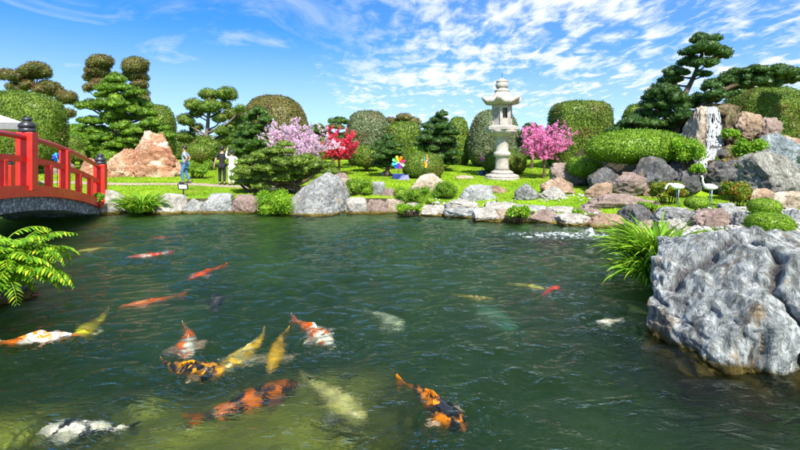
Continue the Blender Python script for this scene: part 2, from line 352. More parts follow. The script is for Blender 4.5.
def cobble_mat():
    m, nt, b = newmat('pebbled arch stone'); tcn = nt.nodes.new('ShaderNodeTexCoord')
    v = nt.nodes.new('ShaderNodeTexVoronoi'); v.inputs['Scale'].default_value = 10; nt.links.new(tcn.outputs['Object'], v.inputs['Vector'])
    ve = nt.nodes.new('ShaderNodeTexVoronoi'); ve.feature = 'DISTANCE_TO_EDGE'; ve.inputs['Scale'].default_value = 10; nt.links.new(tcn.outputs['Object'], ve.inputs['Vector'])
    s = nt.nodes.new('ShaderNodeSeparateColor'); nt.links.new(v.outputs['Color'], s.inputs[0])
    c = ramp(nt, s.outputs[0], [(0, (.10, .11, .125)), (.5, (.22, .235, .25)), (1, (.38, .4, .42))])
    c = mixc(nt, maprange(nt, ve.outputs[0], .0, .07), (.06, .06, .065), c)
    nt.links.new(c, b.inputs['Base Color']); b.inputs['Roughness'].default_value = .8
    nt.links.new(bump(nt, maprange(nt, ve.outputs[0], 0, .2), .8, .05), b.inputs['Normal']); return m
M['cobble'] = cobble_mat()
M['roofgrey'] = plain('grey roof felt', (.42, .40, .37), .8, .15, 4, bmp=.2)
M['eave'] = plain('grey eave board', (.22, .22, .22), .7, .2, 6)
M['wood'] = plain('dark timber', (.10, .06, .035), .6, .3, 6)
M['white'] = plain('white paint', (.78, .78, .75), .5, .05)
M['black'] = plain('black paint', (.02, .02, .022), .5, .2)
M['blue'] = plain('royal blue paint', (.012, .032, .17), .45, .15)
def water_mat():
    m = bpy.data.materials.new('pond water'); m.use_nodes = True; nt = m.node_tree; nt.nodes.clear()
    n1 = tnoise(nt, 6, 4, .5, sc3=((1, 2.2, 1), (0, 0, R(-14))), dist=.4); n2 = tnoise(nt, 19, 3, .5, sc3=((1, 2.0, 1), (0, 0, R(-24))), dist=.3)
    nb = bump(nt, n2, .55, .03, bump(nt, n1, .8, .06))
    fr = nt.nodes.new('ShaderNodeFresnel'); fr.inputs[0].default_value = 1.33; nt.links.new(nb, fr.inputs['Normal'])
    gl = nt.nodes.new('ShaderNodeBsdfGlossy'); gl.inputs['Roughness'].default_value = .0; gl.inputs['Color'].default_value = (.78, .86, .76, 1); nt.links.new(nb, gl.inputs['Normal'])
    rf = nt.nodes.new('ShaderNodeBsdfRefraction'); rf.inputs['IOR'].default_value = 1.33; rf.inputs['Roughness'].default_value = 0; rf.inputs['Color'].default_value = (.96, .98, .88, 1); nt.links.new(nb, rf.inputs['Normal'])
    ms = nt.nodes.new('ShaderNodeMixShader'); nt.links.new(fr.outputs[0], ms.inputs[0]); nt.links.new(rf.outputs[0], ms.inputs[1]); nt.links.new(gl.outputs[0], ms.inputs[2])
    o = nt.nodes.new('ShaderNodeOutputMaterial'); nt.links.new(ms.outputs[0], o.inputs[0]); return m
M['water'] = water_mat()
def foam_mat(name, dens):
    m, nt, b = newmat(name); b.inputs['Base Color'].default_value = (.68, .72, .75, 1); b.inputs['Roughness'].default_value = .25
    f = tnoise(nt, 9, 2, .5, sc3=((3.0, 3.0, .16),), dist=.2); tr = nt.nodes.new('ShaderNodeBsdfTransparent')
    ms = nt.nodes.new('ShaderNodeMixShader'); nt.links.new(maprange(nt, f, .56 - dens, .66 - dens), ms.inputs[0]); nt.links.new(tr.outputs[0], ms.inputs[1]); nt.links.new(b.outputs[0], ms.inputs[2])
    nt.links.new(ms.outputs[0], nt.nodes['Material Output'].inputs[0]); return m
M['fall'] = foam_mat('falling white water', .075)
M['foam'] = foam_mat('white foam', .16)

def bubble_mat():
    m, nt, b = newmat('bubbling foam'); b.inputs['Base Color'].default_value = (.75, .8, .82, 1); b.inputs['Roughness'].default_value = .3
    f = tnoise(nt, 7, 7, .72, dist=.6); tr = nt.nodes.new('ShaderNodeBsdfTransparent'); ms = nt.nodes.new('ShaderNodeMixShader'); nt.links.new(maprange(nt, f, .46, .66, 0, .9), ms.inputs[0]); nt.links.new(tr.outputs[0], ms.inputs[1]); nt.links.new(b.outputs[0], ms.inputs[2])
    nt.links.new(ms.outputs[0], nt.nodes['Material Output'].inputs[0]); return m
M['bubbles'] = bubble_mat()

# ---------------------------------------------------------------- terrain, pond bed, water
POND = np.array([(-26, 17.2), (-11, 17.0), (-9, 16.85), (-5, 16.75), (-1.5, 16.8), (.3, 16.75), (1.5, 16.1), (3.2, 15.1), (5, 14.35), (6.2, 14.0), (6.75, 13.6),
                 (6.5, 12.3), (5.9, 11), (5.4, 9.5), (4.9, 8.3), (4.6, 7.4), (4.7, 6.2), (5.4, 4.8), (5.6, 3), (4, 1.1), (0, .7), (-6, .9), (-10, 3), (-18, 6), (-26, 10)])
def pond_d(x, y):
    """signed distance to the waterline, positive on land"""
    p = np.stack([x.ravel(), y.ravel()], 1); d = np.full(len(p), 1e9); ins = np.zeros(len(p), bool)
    for a, b in zip(POND, np.roll(POND, -1, 0)):
        ab = b - a; t = np.clip(((p - a) @ ab) / (ab @ ab), 0, 1); d = np.minimum(d, np.linalg.norm(p - a - t[:, None] * ab, axis=1))
        c = (a[1] > p[:, 1]) != (b[1] > p[:, 1])
        with np.errstate(divide='ignore', invalid='ignore'): xi = (b[0] - a[0]) * (p[:, 1] - a[1]) / (b[1] - a[1]) + a[0]
        ins ^= c & (p[:, 0] < xi)
    return np.where(ins, -d, d).reshape(x.shape)
def sst(x, a, b): t = np.clip((x - a) / (b - a), 0, 1); return t * t * (3 - 2 * t)
def ground_z(x, y):
    x = np.asarray(x, float); y = np.asarray(y, float); d = pond_d(x, y)
    lawn = np.interp(y, [0, 10, 16, 21.4, 24, 30, 36, 60, 2000], [.42, .42, .45, .69, .82, 1.15, 1.3, 1.4, 1.4])
    mound = 1.45 * sst(y, 17.2, 20.0) * sst(x, 8.7, 10.6) * (1 - sst(y, 27, 36)) * (1 - sst(x, 24, 34))
    nz = .05 * pnoise(np.stack([x.ravel() * .35, y.ravel() * .35, 0 * x.ravel()], 1), 3).reshape(x.shape)
    out = lawn + mound + nz * sst(d, 0, 2) - .17 * sst(x, .2, 1.6) * (1 - sst(d, .2, 2.6))
    ledge = sst(x, -5.6, -3.8) * (1 - sst(x, -.9, .9)) * (1 - sst(y - 5.3 - .30 * (x + 2.4), -.9, .7)) * sst(y, 1, 1.6)
    deep = -1.35 + .97 * ledge
    inn = np.maximum(deep, -.25 + d * .75) + .07 * pnoise(np.stack([x.ravel() * 1.3, y.ravel() * 1.3, 0 * x.ravel()], 1), 5).reshape(x.shape)
    k = sst(d, -.12, .22)
    return inn * (1 - k) + out * k, d, mound
def gz(x, y): return float(ground_z(np.array([float(x)]), np.array([float(y)]))[0][0])
def axis(lo, hi, st, far0, far1):
    a = list(np.arange(lo, hi, st)); s = st; v = a[-1]
    while v < far1: s *= 1.25; v += s; a.append(v)
    s = st; v = lo; b = []
    while v > far0: s *= 1.25; v -= s; b.append(v)
    return np.array(b[::-1] + a)
gx = axis(-14, 19, .2, -900, 900); gy = axis(.2, 28, .2, -400, 1800)
xx, yy = np.meshgrid(gx, gy); zz, dd, mm = ground_z(xx, yy)
gi = np.arange(xx.size).reshape(xx.shape)
gf = np.stack([gi[:-1, :-1], gi[:-1, 1:], gi[1:, 1:], gi[1:, :-1]], -1).reshape(-1, 4)
gV = np.stack([xx, yy, zz], -1).reshape(-1, 3)
fd = dd.ravel()[gf].mean(1); fm = mm.ravel()[gf].mean(1)
isbed = fd < .05
def submesh(V, F):
    u, inv = np.unique(F, return_inverse=True); return V[u], inv.reshape(F.shape)
land = gf[~isbed]; V_, F_ = submesh(gV, land); g = Geo(); msk = (fm[~isbed] > .35) | (fd[~isbed] < .22)
g.add(V_, F_[~msk], 0, True); g.add(V_, F_[msk], 1, True)
tag(build('lawn', g, [M['lawn'], M['soil']]), kind='structure')
V_, F_ = submesh(gV, gf[isbed]); fz = V_[F_].mean(1); sh = (fz[:, 2] > -1.0) & (fz[:, 1] < 6) & (fz[:, 0] < 2.5); g = Geo().add(V_, F_[~sh], 0, True); g.add(V_, F_[sh], 1, True); bed = tag(build('pond_bed', g, [M['bed'], M['algae']]), kind='structure')
bed.cycles.is_caustics_receiver = True

# ---- koi positions first, so that the water ripples around those at the surface
# head (u, v), tail (u, v), depth, bend, base colour, patch colour, patch amount, girth, label
ORANGE, RED, YEL, WHT, BLK, CREAM = (.88, .26, .003), (.72, .06, .012), (.8, .5, .02), (.8, .76, .7), (.012, .012, .014), (.78, .66, .28)
KOI = [
 ((470, 432), (393, 386), -.055, .10, ORANGE, BLK, .50, 1.0, 'orange koi with broad black bands swimming alone at the surface'),
 ((303, 392), (180, 432), -.15, -.12, BLK, (.88, .2, .003), .50, 1.05, 'long black koi blotched with fiery orange over the olive ledge'),
 ((370, 432), (296, 390), -.17, .14, (.5, .5, .16), (.6, .56, .24), .5, 1.15, 'broad pale olive yellow koi beside the black and orange one'),
 ((196, 372), (174, 326), -.08, .16, (.88, .17, .006), WHT, .46, .9, 'orange and white koi with curved tail beside the gulping golden koi'),
 ((222, 380), (162, 366), -.04, -.08, (.85, .33, .006), BLK, .40, 1.25, 'golden orange koi with black edges raising its head'),
 ((222, 386), (262, 334), -.10, .16, CREAM, YEL, .42, 1.05, 'cream yellow koi curling in behind the golden orange one'),
 ((264, 384), (292, 332), -.09, -.10, (.7, .42, .02), (.5, .3, .03), .4, .75, 'slim ochre yellow koi heading for the black and orange one'),
 ((341, 352), (284, 322), -.055, .10, WHT, (.88, .17, .004), .47, 1.1, 'white koi with red orange patches rippling the surface'),
 ((405, 338), (362, 322), -.28, .1, (.45, .55, .36), (.6, .66, .5), .5, 1.1, 'pale greenish koi sunk deep beside the rippling white one'),
 ((209, 288), (230, 336), -.09, .14, (.012, .016, .035), (.10, .08, .10), .3, .95, 'plain blue black koi sunk below the surface'),
 ((188, 283), (226, 269), -.075, -.05, (.85, .12, .003), (.8, .07, .003), .5, .85, 'plain red orange koi beside the blue black one'),
 ((120, 313), (184, 299), -.085, .07, (.86, .15, .006), (.8, .3, .1), .42, .9, 'faded orange koi between the silver headed koi and the blue black one'),
 ((128, 261), (173, 256), -.075, -.05, (.8, .07, .008), WHT, .36, .9, 'red koi with white belly under the bridge reflection'),
 ((151, 244), (180, 240), -.12, .05, (.6, .07, .03), (.5, .06, .03), .4, .7, 'small dull red koi nearest the bank'),
 ((78, 255), (124, 252), -.10, .05, (.45, .45, .08), (.55, .5, .12), .5, .85, 'pale olive koi close to the leafy fern'),
 ((80, 341), (-6, 345), -.05, -.06, (.85, .2, .01), (.7, .68, .7), .52, 1.15, 'orange koi with silver white head breaking the surface'),
 ((72, 352), (106, 317), -.11, .12, (.62, .58, .02), (.45, .3, .02), .4, .9, 'lemon yellow koi beside the silver headed one'),
 ((38, 438), (140, 430), -.08, .08, WHT, (.02, .024, .035), .5, 1.1, 'white and black koi with pale chalky patches'),
 ((-6, 311), (22, 307), -.09, .05, (.75, .1, .02), WHT, .42, .9, 'red and white koi in the shade of the fern'),
 ((30, 296), (4, 291), -.12, .1, (.5, .5, .06), (.4, .3, .03), .4, .9, 'mustard koi just off the fern boulder'),
 ((494, 304), (452, 299), -.085, -.1, (.62, .5, .06), (.08, .06, .03), .47, .75, 'yellow koi with dark saddle in open water'),
 ((546, 294), (508, 289), -.10, .1, (.55, .5, .06), (.62, .58, .16), .45, .75, 'olive yellow koi nudging a small red one'),
 ((558, 289), (542, 299), -.07, .0, (.75, .04, .012), (.7, .06, .02), .4, .9, 'small scarlet koi beside the olive yellow one'),
 ((596, 326), (622, 322), -.06, .1, WHT, (.5, .46, .42), .4, 1.1, 'small white koi out by itself in dark water'),
 ((628, 312), (656, 326), -.12, -.1, (.5, .5, .06), (.4, .45, .08), .5, .85, 'yellow green koi beneath the layered boulder'),
 ((478, 330), (528, 352), -.5, .06, (.10, .30, .20), (.12, .34, .2), .5, 1.1, 'large blurred green koi deep under the surface'),
]
KOI = [k[:2] + ((k[2] - .035 if -.2 < k[2] < -.055 else k[2]),) + k[3:] for k in KOI]
# ---- water surface
def water_sheet():
    wx = np.concatenate([np.arange(-26, -9, .16), np.arange(-9, -4.6, .046), np.arange(-4.6, 1.4, .024), np.arange(1.4, 6.6, .046), np.arange(6.6, 8.2, .16)]); wy = np.concatenate([np.arange(.55, 3, .14), np.arange(3, 6.6, .024), np.arange(6.6, 9, .036), np.arange(9, 17.7, .07)])
    x, y = np.meshgrid(wx, wy); z = 0 * x; rng = np.random.default_rng(11)
    q = np.stack([x.ravel() * .45, y.ravel() * .45, 0 * x.ravel()], 1); amp = (.75 + 1.0 * pnoise(q, 8).reshape(x.shape)).clip(.15, 1.6)
    for k in range(60):
        lam = rng.uniform(.14, .9); th = rng.normal(R(104), .5); a = .0033 * lam ** .85 * 2.0
        wob = .25 * pnoise(q * .8 + k, 9).reshape(x.shape)
        z += a * np.sin(2 * math.pi / lam * (x * math.cos(th) + y * math.sin(th)) + rng.uniform(0, 6.3) + wob * 6)
    z *= amp
    for h, t, dz, *_ in KOI:
        if dz < -.12: continue
        c = onz(h[0] * .8 + t[0] * .2, h[1] * .8 + t[1] * .2); r = np.hypot(x - c[0], y - c[1]) * (1 + .16 * pnoise(np.stack([x.ravel() * 2.6, y.ravel() * 2.6, 0 * x.ravel() + dz * 90], 1), 6).reshape(x.shape))
        z += .011 * np.sin(r * 2 * math.pi / .125) * np.exp(-((r - .24) / .24) ** 2)
    c = (4.15, 12.5); r = np.hypot((x - c[0]) * .8, y - c[1]); z += .018 * np.sin(r * 2 * math.pi / .3) * np.exp(-r * .7)
    i = np.arange(x.size).reshape(x.shape); f = np.stack([i[:-1, :-1], i[:-1, 1:], i[1:, 1:], i[1:, :-1]], -1).reshape(-1, 4)
    return Geo().add(np.stack([x, y, z], -1).reshape(-1, 3), f, 0, True)
water = tag(build('pond_water', water_sheet(), M['water']), kind='structure'); water.cycles.is_caustics_caster = True

# ---- sandy path across the lawn
def path_sheet():
    cpts = spline([(-21, 22.6), (-15.5, 21.9), (-12, 21.2), (-9.5, 21.3), (-7.3, 20.6), (-5.4, 19.9), (-3.8, 19.3)], 14); n = len(cpts); V = []; F = []
    c3 = np.c_[cpts, np.zeros(n)]; t = unit(np.gradient(c3, axis=0)); s = np.stack([-t[:, 1], t[:, 0], 0 * t[:, 0]], 1)
    for j, o in enumerate(np.linspace(-1, 1, 7)):
        wv = .42 + .16 * pnoise(c3 * .9 + (3 if o > 0 else 8), 21); p = c3 + s * (o * wv)[:, None]
        z = ground_z(p[:, 0], p[:, 1])[0] + .022 + (.035 * (1 - abs(o)) - .01); V.append(np.c_[p[:, :2], z])
    for j in range(6):
        for k in range(n - 1): F.append([j * n + k, (j + 1) * n + k, (j + 1) * n + k + 1, j * n + k + 1])
    return Geo().add(np.concatenate(V), F, 0, True)
tag(build('path', path_sheet(), M['path']), kind='structure')

# ---- short grass
def grass():
    rng = np.random.default_rng(5); g = Geo()
    n = 400000; x = rng.uniform(-24, 24, n); y = rng.uniform(4, 36, n)
    keep = (np.abs(x) < y * .87 + 2.5); x, y = x[keep], y[keep]; z, d, m = ground_z(x, y)
    pn = pnoise(np.stack([x * 1.2, y * 1.2, 0 * x], 1), 4)
    k = (d > .3) & (m < .2) & (rng.random(len(x)) < .75 + pn); x, y, z, d = x[k], y[k], z[k], d[k]; n = len(x)
    h = rng.uniform(.02, .055, n) * (1 + .5 * pn[k]); a = rng.uniform(0, 6.28, n); w = .009 + .0008 * y
    lean = rng.normal(size=(n, 2)) * .025
    b0 = np.stack([x - np.cos(a) * w, y - np.sin(a) * w, z - .01], 1); b1 = np.stack([x + np.cos(a) * w, y + np.sin(a) * w, z - .01], 1); tp = np.stack([x + lean[:, 0], y + lean[:, 1], z + h], 1)
    g.add(np.stack([b0, b1, tp], 1).reshape(-1, 3), np.arange(3 * n).reshape(n, 3)); return g
tag(build('grass', grass(), M['grass_blade']), 'short bright green grass of the lawn', 'grass', kind='stuff')

# ---------------------------------------------------------------- rocks
def rock_geo(c, r, seed, sub=4, nf=13, rough=.14, pw=3.2, cut=.62, taper=.18, skew=0.0):
    rng = np.random.default_rng(seed); V, F = ico(sub); V = V / (np.abs(V) ** pw).sum(1)[:, None] ** (1 / pw)
    for k in range(nf):
        n = unit(rng.normal(size=3) * np.array([1, 1, .8])); d = rng.uniform(cut, cut + .28); e = V @ n - d; V = V - np.maximum(e, 0)[:, None] * n
    nd = unit(V); s = rng.uniform(0, 50)
    ck = fbm(V * 1.5 + s + 5, 2, seed % 40 + 5); V = V + nd * (rough * fbm(V * 1.6 + s, 5, seed % 40, .55) + rough * .5 * (1 - 2 * np.abs(fbm(V * 3.4 + s, 4, seed % 40 + 3, .55))) - rough * .55 * np.exp(-(ck / .045) ** 2))[:, None]
    V = V / np.abs(V).max(0); V[:, :2] *= (1 - taper * V[:, 2:3]); V[:, 0] += skew * V[:, 2]
    V = V - (V.max(0) + V.min(0)) / 2; V = V / np.abs(V).max(0); return V * np.asarray(r) + np.asarray(c), F
def rock(u0, u1, v0, v1, mat, label, zb=None, Y=None, seed=0, dep=.7, sub=5, sink=.55, name='rock', group=None, rough=.14, pw=3.2, nf=13, cut=.62, cat='rock', taper=.18, skew=0.0):
    if group: u0 -= 2.5; u1 += 2.5; v0 += 2.5 if u0 > 412 else -1; taper = .06; cut = .72
    """rock standing on base row v1; its depth follows from the ground height there"""
    if Y is None:
        Y = F_PX * (EYE - zb) / (v1 - HV)
        if zb > .2:
            for _ in range(8): Y = .5 * Y + .5 * F_PX * (EYE - gz((u0 + u1 - 2 * CU) / 2 * px(Y), Y)) / (v1 - HV)
    if u1 - u0 < 24: sub = min(sub, 4)
    w = (u1 - u0) * px(Y); h = (v1 - v0) * px(Y); c = P((u0 + u1) / 2, (v0 + v1) / 2, Y)
    rz = h * (1 + sink) / 2; cz = c[2] + h / 2 - rz; ry = max(w * dep / 2, h * .35)
    Yc = Y + ry * .55; k = Yc / Y                                    # base row marks the foot of the front face
    c = np.array([c[0] * k, Yc, EYE + (c[2] + h / 2 - EYE) * k - rz])
    V, F = rock_geo(c, (w / 2 * k, ry, rz), seed or int(u0 * 7 + v0), sub, nf, rough, pw, cut, taper, skew)
    o = build(name, Geo().add(V, F, 0, True), RM[mat] if isinstance(mat, str) else mat, origin=(c[0], c[1], c[2] - rz))
    if c[2] - rz < .1: o.cycles.is_caustics_receiver = True
    return tag(o, label, cat, group)
B = 'stones edging the pond'
rock(97, 124, 189, 214, 'pale', 'rounded cream boulder against the red bridge foot', 0, group=B, pw=3)
rock(152, 185, 194, 213.5, 'pale', 'low cream edging stone right of the spiky clump', 0, group=B, pw=3.4)
rock(184, 204, 199, 213, 'grey', 'small block between two larger edging stones below the black and white sign', 0, group=B, pw=4)
rock(203, 233, 194, 213, 'grey', 'grey green block below the walkers with slanted top', 0, group=B, pw=4)
rock(232, 262, 195, 213, 'purple', 'purplish brown edging stone beside the feathery green shrub', 0, group=B, pw=3)
rock(275, 350, 172, 214.5, 'boulder', 'big pale grey triangular boulder under the spreading pine', 0, seed=77, sub=5, dep=.6, pw=2.3, nf=6, cut=.75, sink=.35, rough=.10, taper=.62, skew=.34)
rock(346, 365, 198, 213.5, 'pale', 'small cream block touching the triangular boulder', 0, group=B, pw=4)
rock(362, 388, 200, 213, 'purple', 'flat mauve block in the pond edge', 0, group=B, pw=4.5, nf=5)
rock(386, 404, 199, 213, 'tan', 'tan block next to the mauve one', 0, group=B, pw=4)
rock(399, 424, 203, 214, 'pale', 'cream stone under trailing lime plant', 0, group=B)
rock(420, 447, 202, 216, 'pale', 'smooth cream block right of the trailing plant', 0, group=B, pw=3.6)
rock(445, 480, 204, 217.5, 'grey', 'wide pale slab below the heaped pebbles', 0, group=B, pw=3.6)
rock(447, 476, 196, 207, 'pale', 'flat white slab lying on the wide pale slab', Y=15.9, group=B, pw=3)
rock(474, 503, 204, 221, 'pale', 'white block with yellow tidemark by the leafy clump', 0, group=B, pw=3.6)
rock(498, 510, 206, 221, 'tan', 'narrow tan stone with yellow moss in the pond edge', 0, group=B)
rock(528, 562, 207, 223, 'purple', 'pinkish layered stone right of the leafy clump', 0, group=B, pw=3.4)
rock(556, 594, 210, 225, 'pale', 'pale layered stone beside the brown flat one', 0, group=B, pw=3.4)
rock(588, 626, 211, 227, 'brown', 'flat brown stone next to the dark craggy boulder', 0, group=B, pw=3.2)
rock(619, 664, 204, 229, 'dark', 'dark craggy boulder at the pond corner', 0, sub=5, rough=.22, pw=2.8)
rock(629, 668, 219, 235, 'tan', 'rounded tan stone at the foot of the dark craggy boulder', 0, Y=12.9, pw=2.6)
for a in [(484, 520, 200, 211, 'pale', 'flat cream slab behind the white block with the tidemark', 15.6), (514, 548, 202, 213, 'grey', 'flat grey slab behind the leafy clump', 15.2), (545, 578, 204, 214, 'pale', 'flat cream slab behind the pinkish layered stone', 14.9), (572, 600, 206, 216, 'purple', 'flat mauve slab behind the brown flat stone', 14.6), (508, 530, 211, 222, 'tan', 'tan stone under the leafy clump', 14.75)]:
    rock(*a[:6], Y=a[6], group=B, pw=3.6)
# boulders on the lawn
rock(408, 443, 173, 192, 'tan', 'pointed tan boulder behind the low lime bushes', .55, seed=5, rough=.14, pw=2.2, dep=.6, taper=.45, skew=.22)
rock(372, 386, 181, 195, 'grey', 'small upright grey stone at the end of the low hedge', .5, seed=8)
rock(381, 397, 188, 196, 'purple', 'small flat mauve stone on the lawn', .5)
rock(459, 497, 184, 200, 'grey', 'grey stone with sloping back near the pebbles', .52, pw=2.2, dep=.5)
rock(483, 509, 185, 193, 'brown', 'flat brown stone on the lawn below the lantern', .6)
rock(514, 538, 183, 200, 'boulder', 'pale wedge shaped stone on the lawn', .52, pw=2.0, dep=.6)
rock(540, 578, 177, 194, 'brown', 'rough brown stone on the lawn before the pink tree', .58, rough=.22)
rock(536, 570, 186, 199, 'pale', 'low pale stone leaning on the rough brown one', .52, rough=.2)
rock(584, 614, 182, 198, 'brown', 'knobbly brown stone below the wide clipped shrub', .55, rough=.24)
rock(571, 664, 193, 208, 'purple', 'long flat pinkish brown slab lying in the grass', Y=15.2, seed=31, pw=2.3, dep=.28, sub=5, rough=.12)
rock(643, 660, 188, 197, 'brown', 'small pink stone in front of the grey rock', .58)
rock(328, 352, 172, 181, 'purple', 'low mauve stones under the red tree', .62, rough=.2)
rock(338, 356, 178, 184, 'tan', 'flat buff stone in the grass behind the triangular boulder', .62)
rock(380, 392, 170, 176, 'pale', 'small white stone below the pinwheel', .75)
rock(455, 475, 175, 179, 'tan', 'thin stepping stone left of the lantern', .75, dep=.5)
rock(126, 184, 130, 176.5, 'redrock', 'massive red brown and cream veined rock on the lawn', .78, seed=64, sub=6, dep=.6, pw=2.6, nf=12, cut=.62, rough=.18, taper=.2, skew=-.08)
rock(105, 146, 148, 176.8, 'redrock', 'low cream shoulder rock leaning on the massive red brown one', .76, seed=67, sub=6, dep=.7, pw=2.6, nf=12, cut=.66, rough=.18, taper=.3, skew=.2)
rock(76, 106, 158, 175, 'redrock', 'low cream and red rock beside the massive one', .78, seed=15, sub=5)
rock(48, 78, 160, 174, 'purple', 'low mauve rock behind the bridge rail', .78)
rock(199, 216, 150, 165, 'dark', 'dark stone block behind the loose lime bush', .9, pw=4)
rock(548, 604, 161, 181, 'purple', 'dark mauve rock left of the wide clipped shrub', Y=20.6, dep=.5)
for a in [(588, 627, 166, 193, 'dark', 'brown rock face under the left end of the wide clipped shrub'), (612, 652, 172, 196, 'purple', 'speckled brown rock face in shade under the wide clipped shrub'),  # darker stone colours stand in for the shade beneath the shrub
          (628, 676, 156, 196, 'dark', 'grey pitted rock face under the wide clipped shrub'), ]:
    rock(*a, .6, sub=5, sink=.15)
# the waterfall mound
WF = [(684, 713, 106, 152, 19.9, 'tan', 'leaning tan slab left of the waterfall'), (696, 742, 103, 122, 20.7, 'moss', 'dark ledge the waterfall pours over'),
      (720, 757, 111, 152, 19.9, 'moss', 'mossy slab right of the waterfall'), (736, 760, 111, 136, 19.5, 'brown', 'pinkish boulder above the mossy slab'),
      (754, 781, 117, 140, 19.6, 'purple', 'hooked brown rock before the tall hedge'), (712, 764, 143, 171, 18.7, 'moss', 'broad mossy brown block below the waterfall'),
      (708, 726, 145, 156, 18.55, 'dark', 'small black wet stone splitting the waterfall'), (668, 708, 152, 186, 18.1, 'dark', 'dark slate rock left of the lower fall'),
      (698, 745, 158, 188, 17.4, 'dark', 'dark wet boulder at the foot of the waterfall'), (664, 694, 138, 158, 18.9, 'moss', 'mossy stone under the lime shrub beside the waterfall'),
      (754, 806, 132, 170, 17.4, 'blue', 'blue grey peaked rock behind the streaked boulder'), (738, 812, 149, 194, 15.4, 'stripe', 'large streaked grey boulder with furrowed face'),
      (686, 762, 110, 175, 21.3, 'moss', 'big mossy backing rock behind the waterfall'), (748, 800, 128, 170, 20.5, 'brown', 'brown backing rock below the yellowish dome'), (676, 700, 170, 192, 17.0, 'dark', 'dark stone between the two white cranes'), (722, 750, 178, 194, 16.4, 'dark', 'low dark rock behind the croton shrub')]
for u0, u1, v0, v1, Y, m, lb in WF: rock(u0, u1, v0, v1, m, lb, Y=Y, sub=5, rough=.2, nf=11, cut=.62, sink=.2, dep=.75)
rock(749, 782, 188, 208, 'brown', 'flat pinkish brown slab before the streaked boulder', Y=14.6, pw=3, dep=.5)
rock(772, 812, 191, 209, 'tan', 'flat tan slab beside the pinkish brown one', Y=14.3, pw=3, dep=.5)
# right hand bank
for a in [(652, 702, 207, 226, 'boulder', 'rough pale bank rock behind the strap leaved clump', 12.6), (690, 738, 209, 231, 'purple', 'rusty pale bank rock left of the two clipped balls', 11.6),
          (716, 744, 202, 213, 'grey', 'smooth pale grey bank stone between the clipped balls', 12.9), (730, 756, 211, 228, 'boulder', 'pale broken bank rock touching the larger clipped ball', 11.2),
          (780, 812, 209, 226, 'grey', 'pale stacked bank stone right of the clipped balls', 11.6), (662, 690, 218, 236, 'pale', 'pale bank stone half hidden by the strap leaves', 11.2)]:
    rock(*a[:6], Y=a[6], rough=.22, dep=.8)

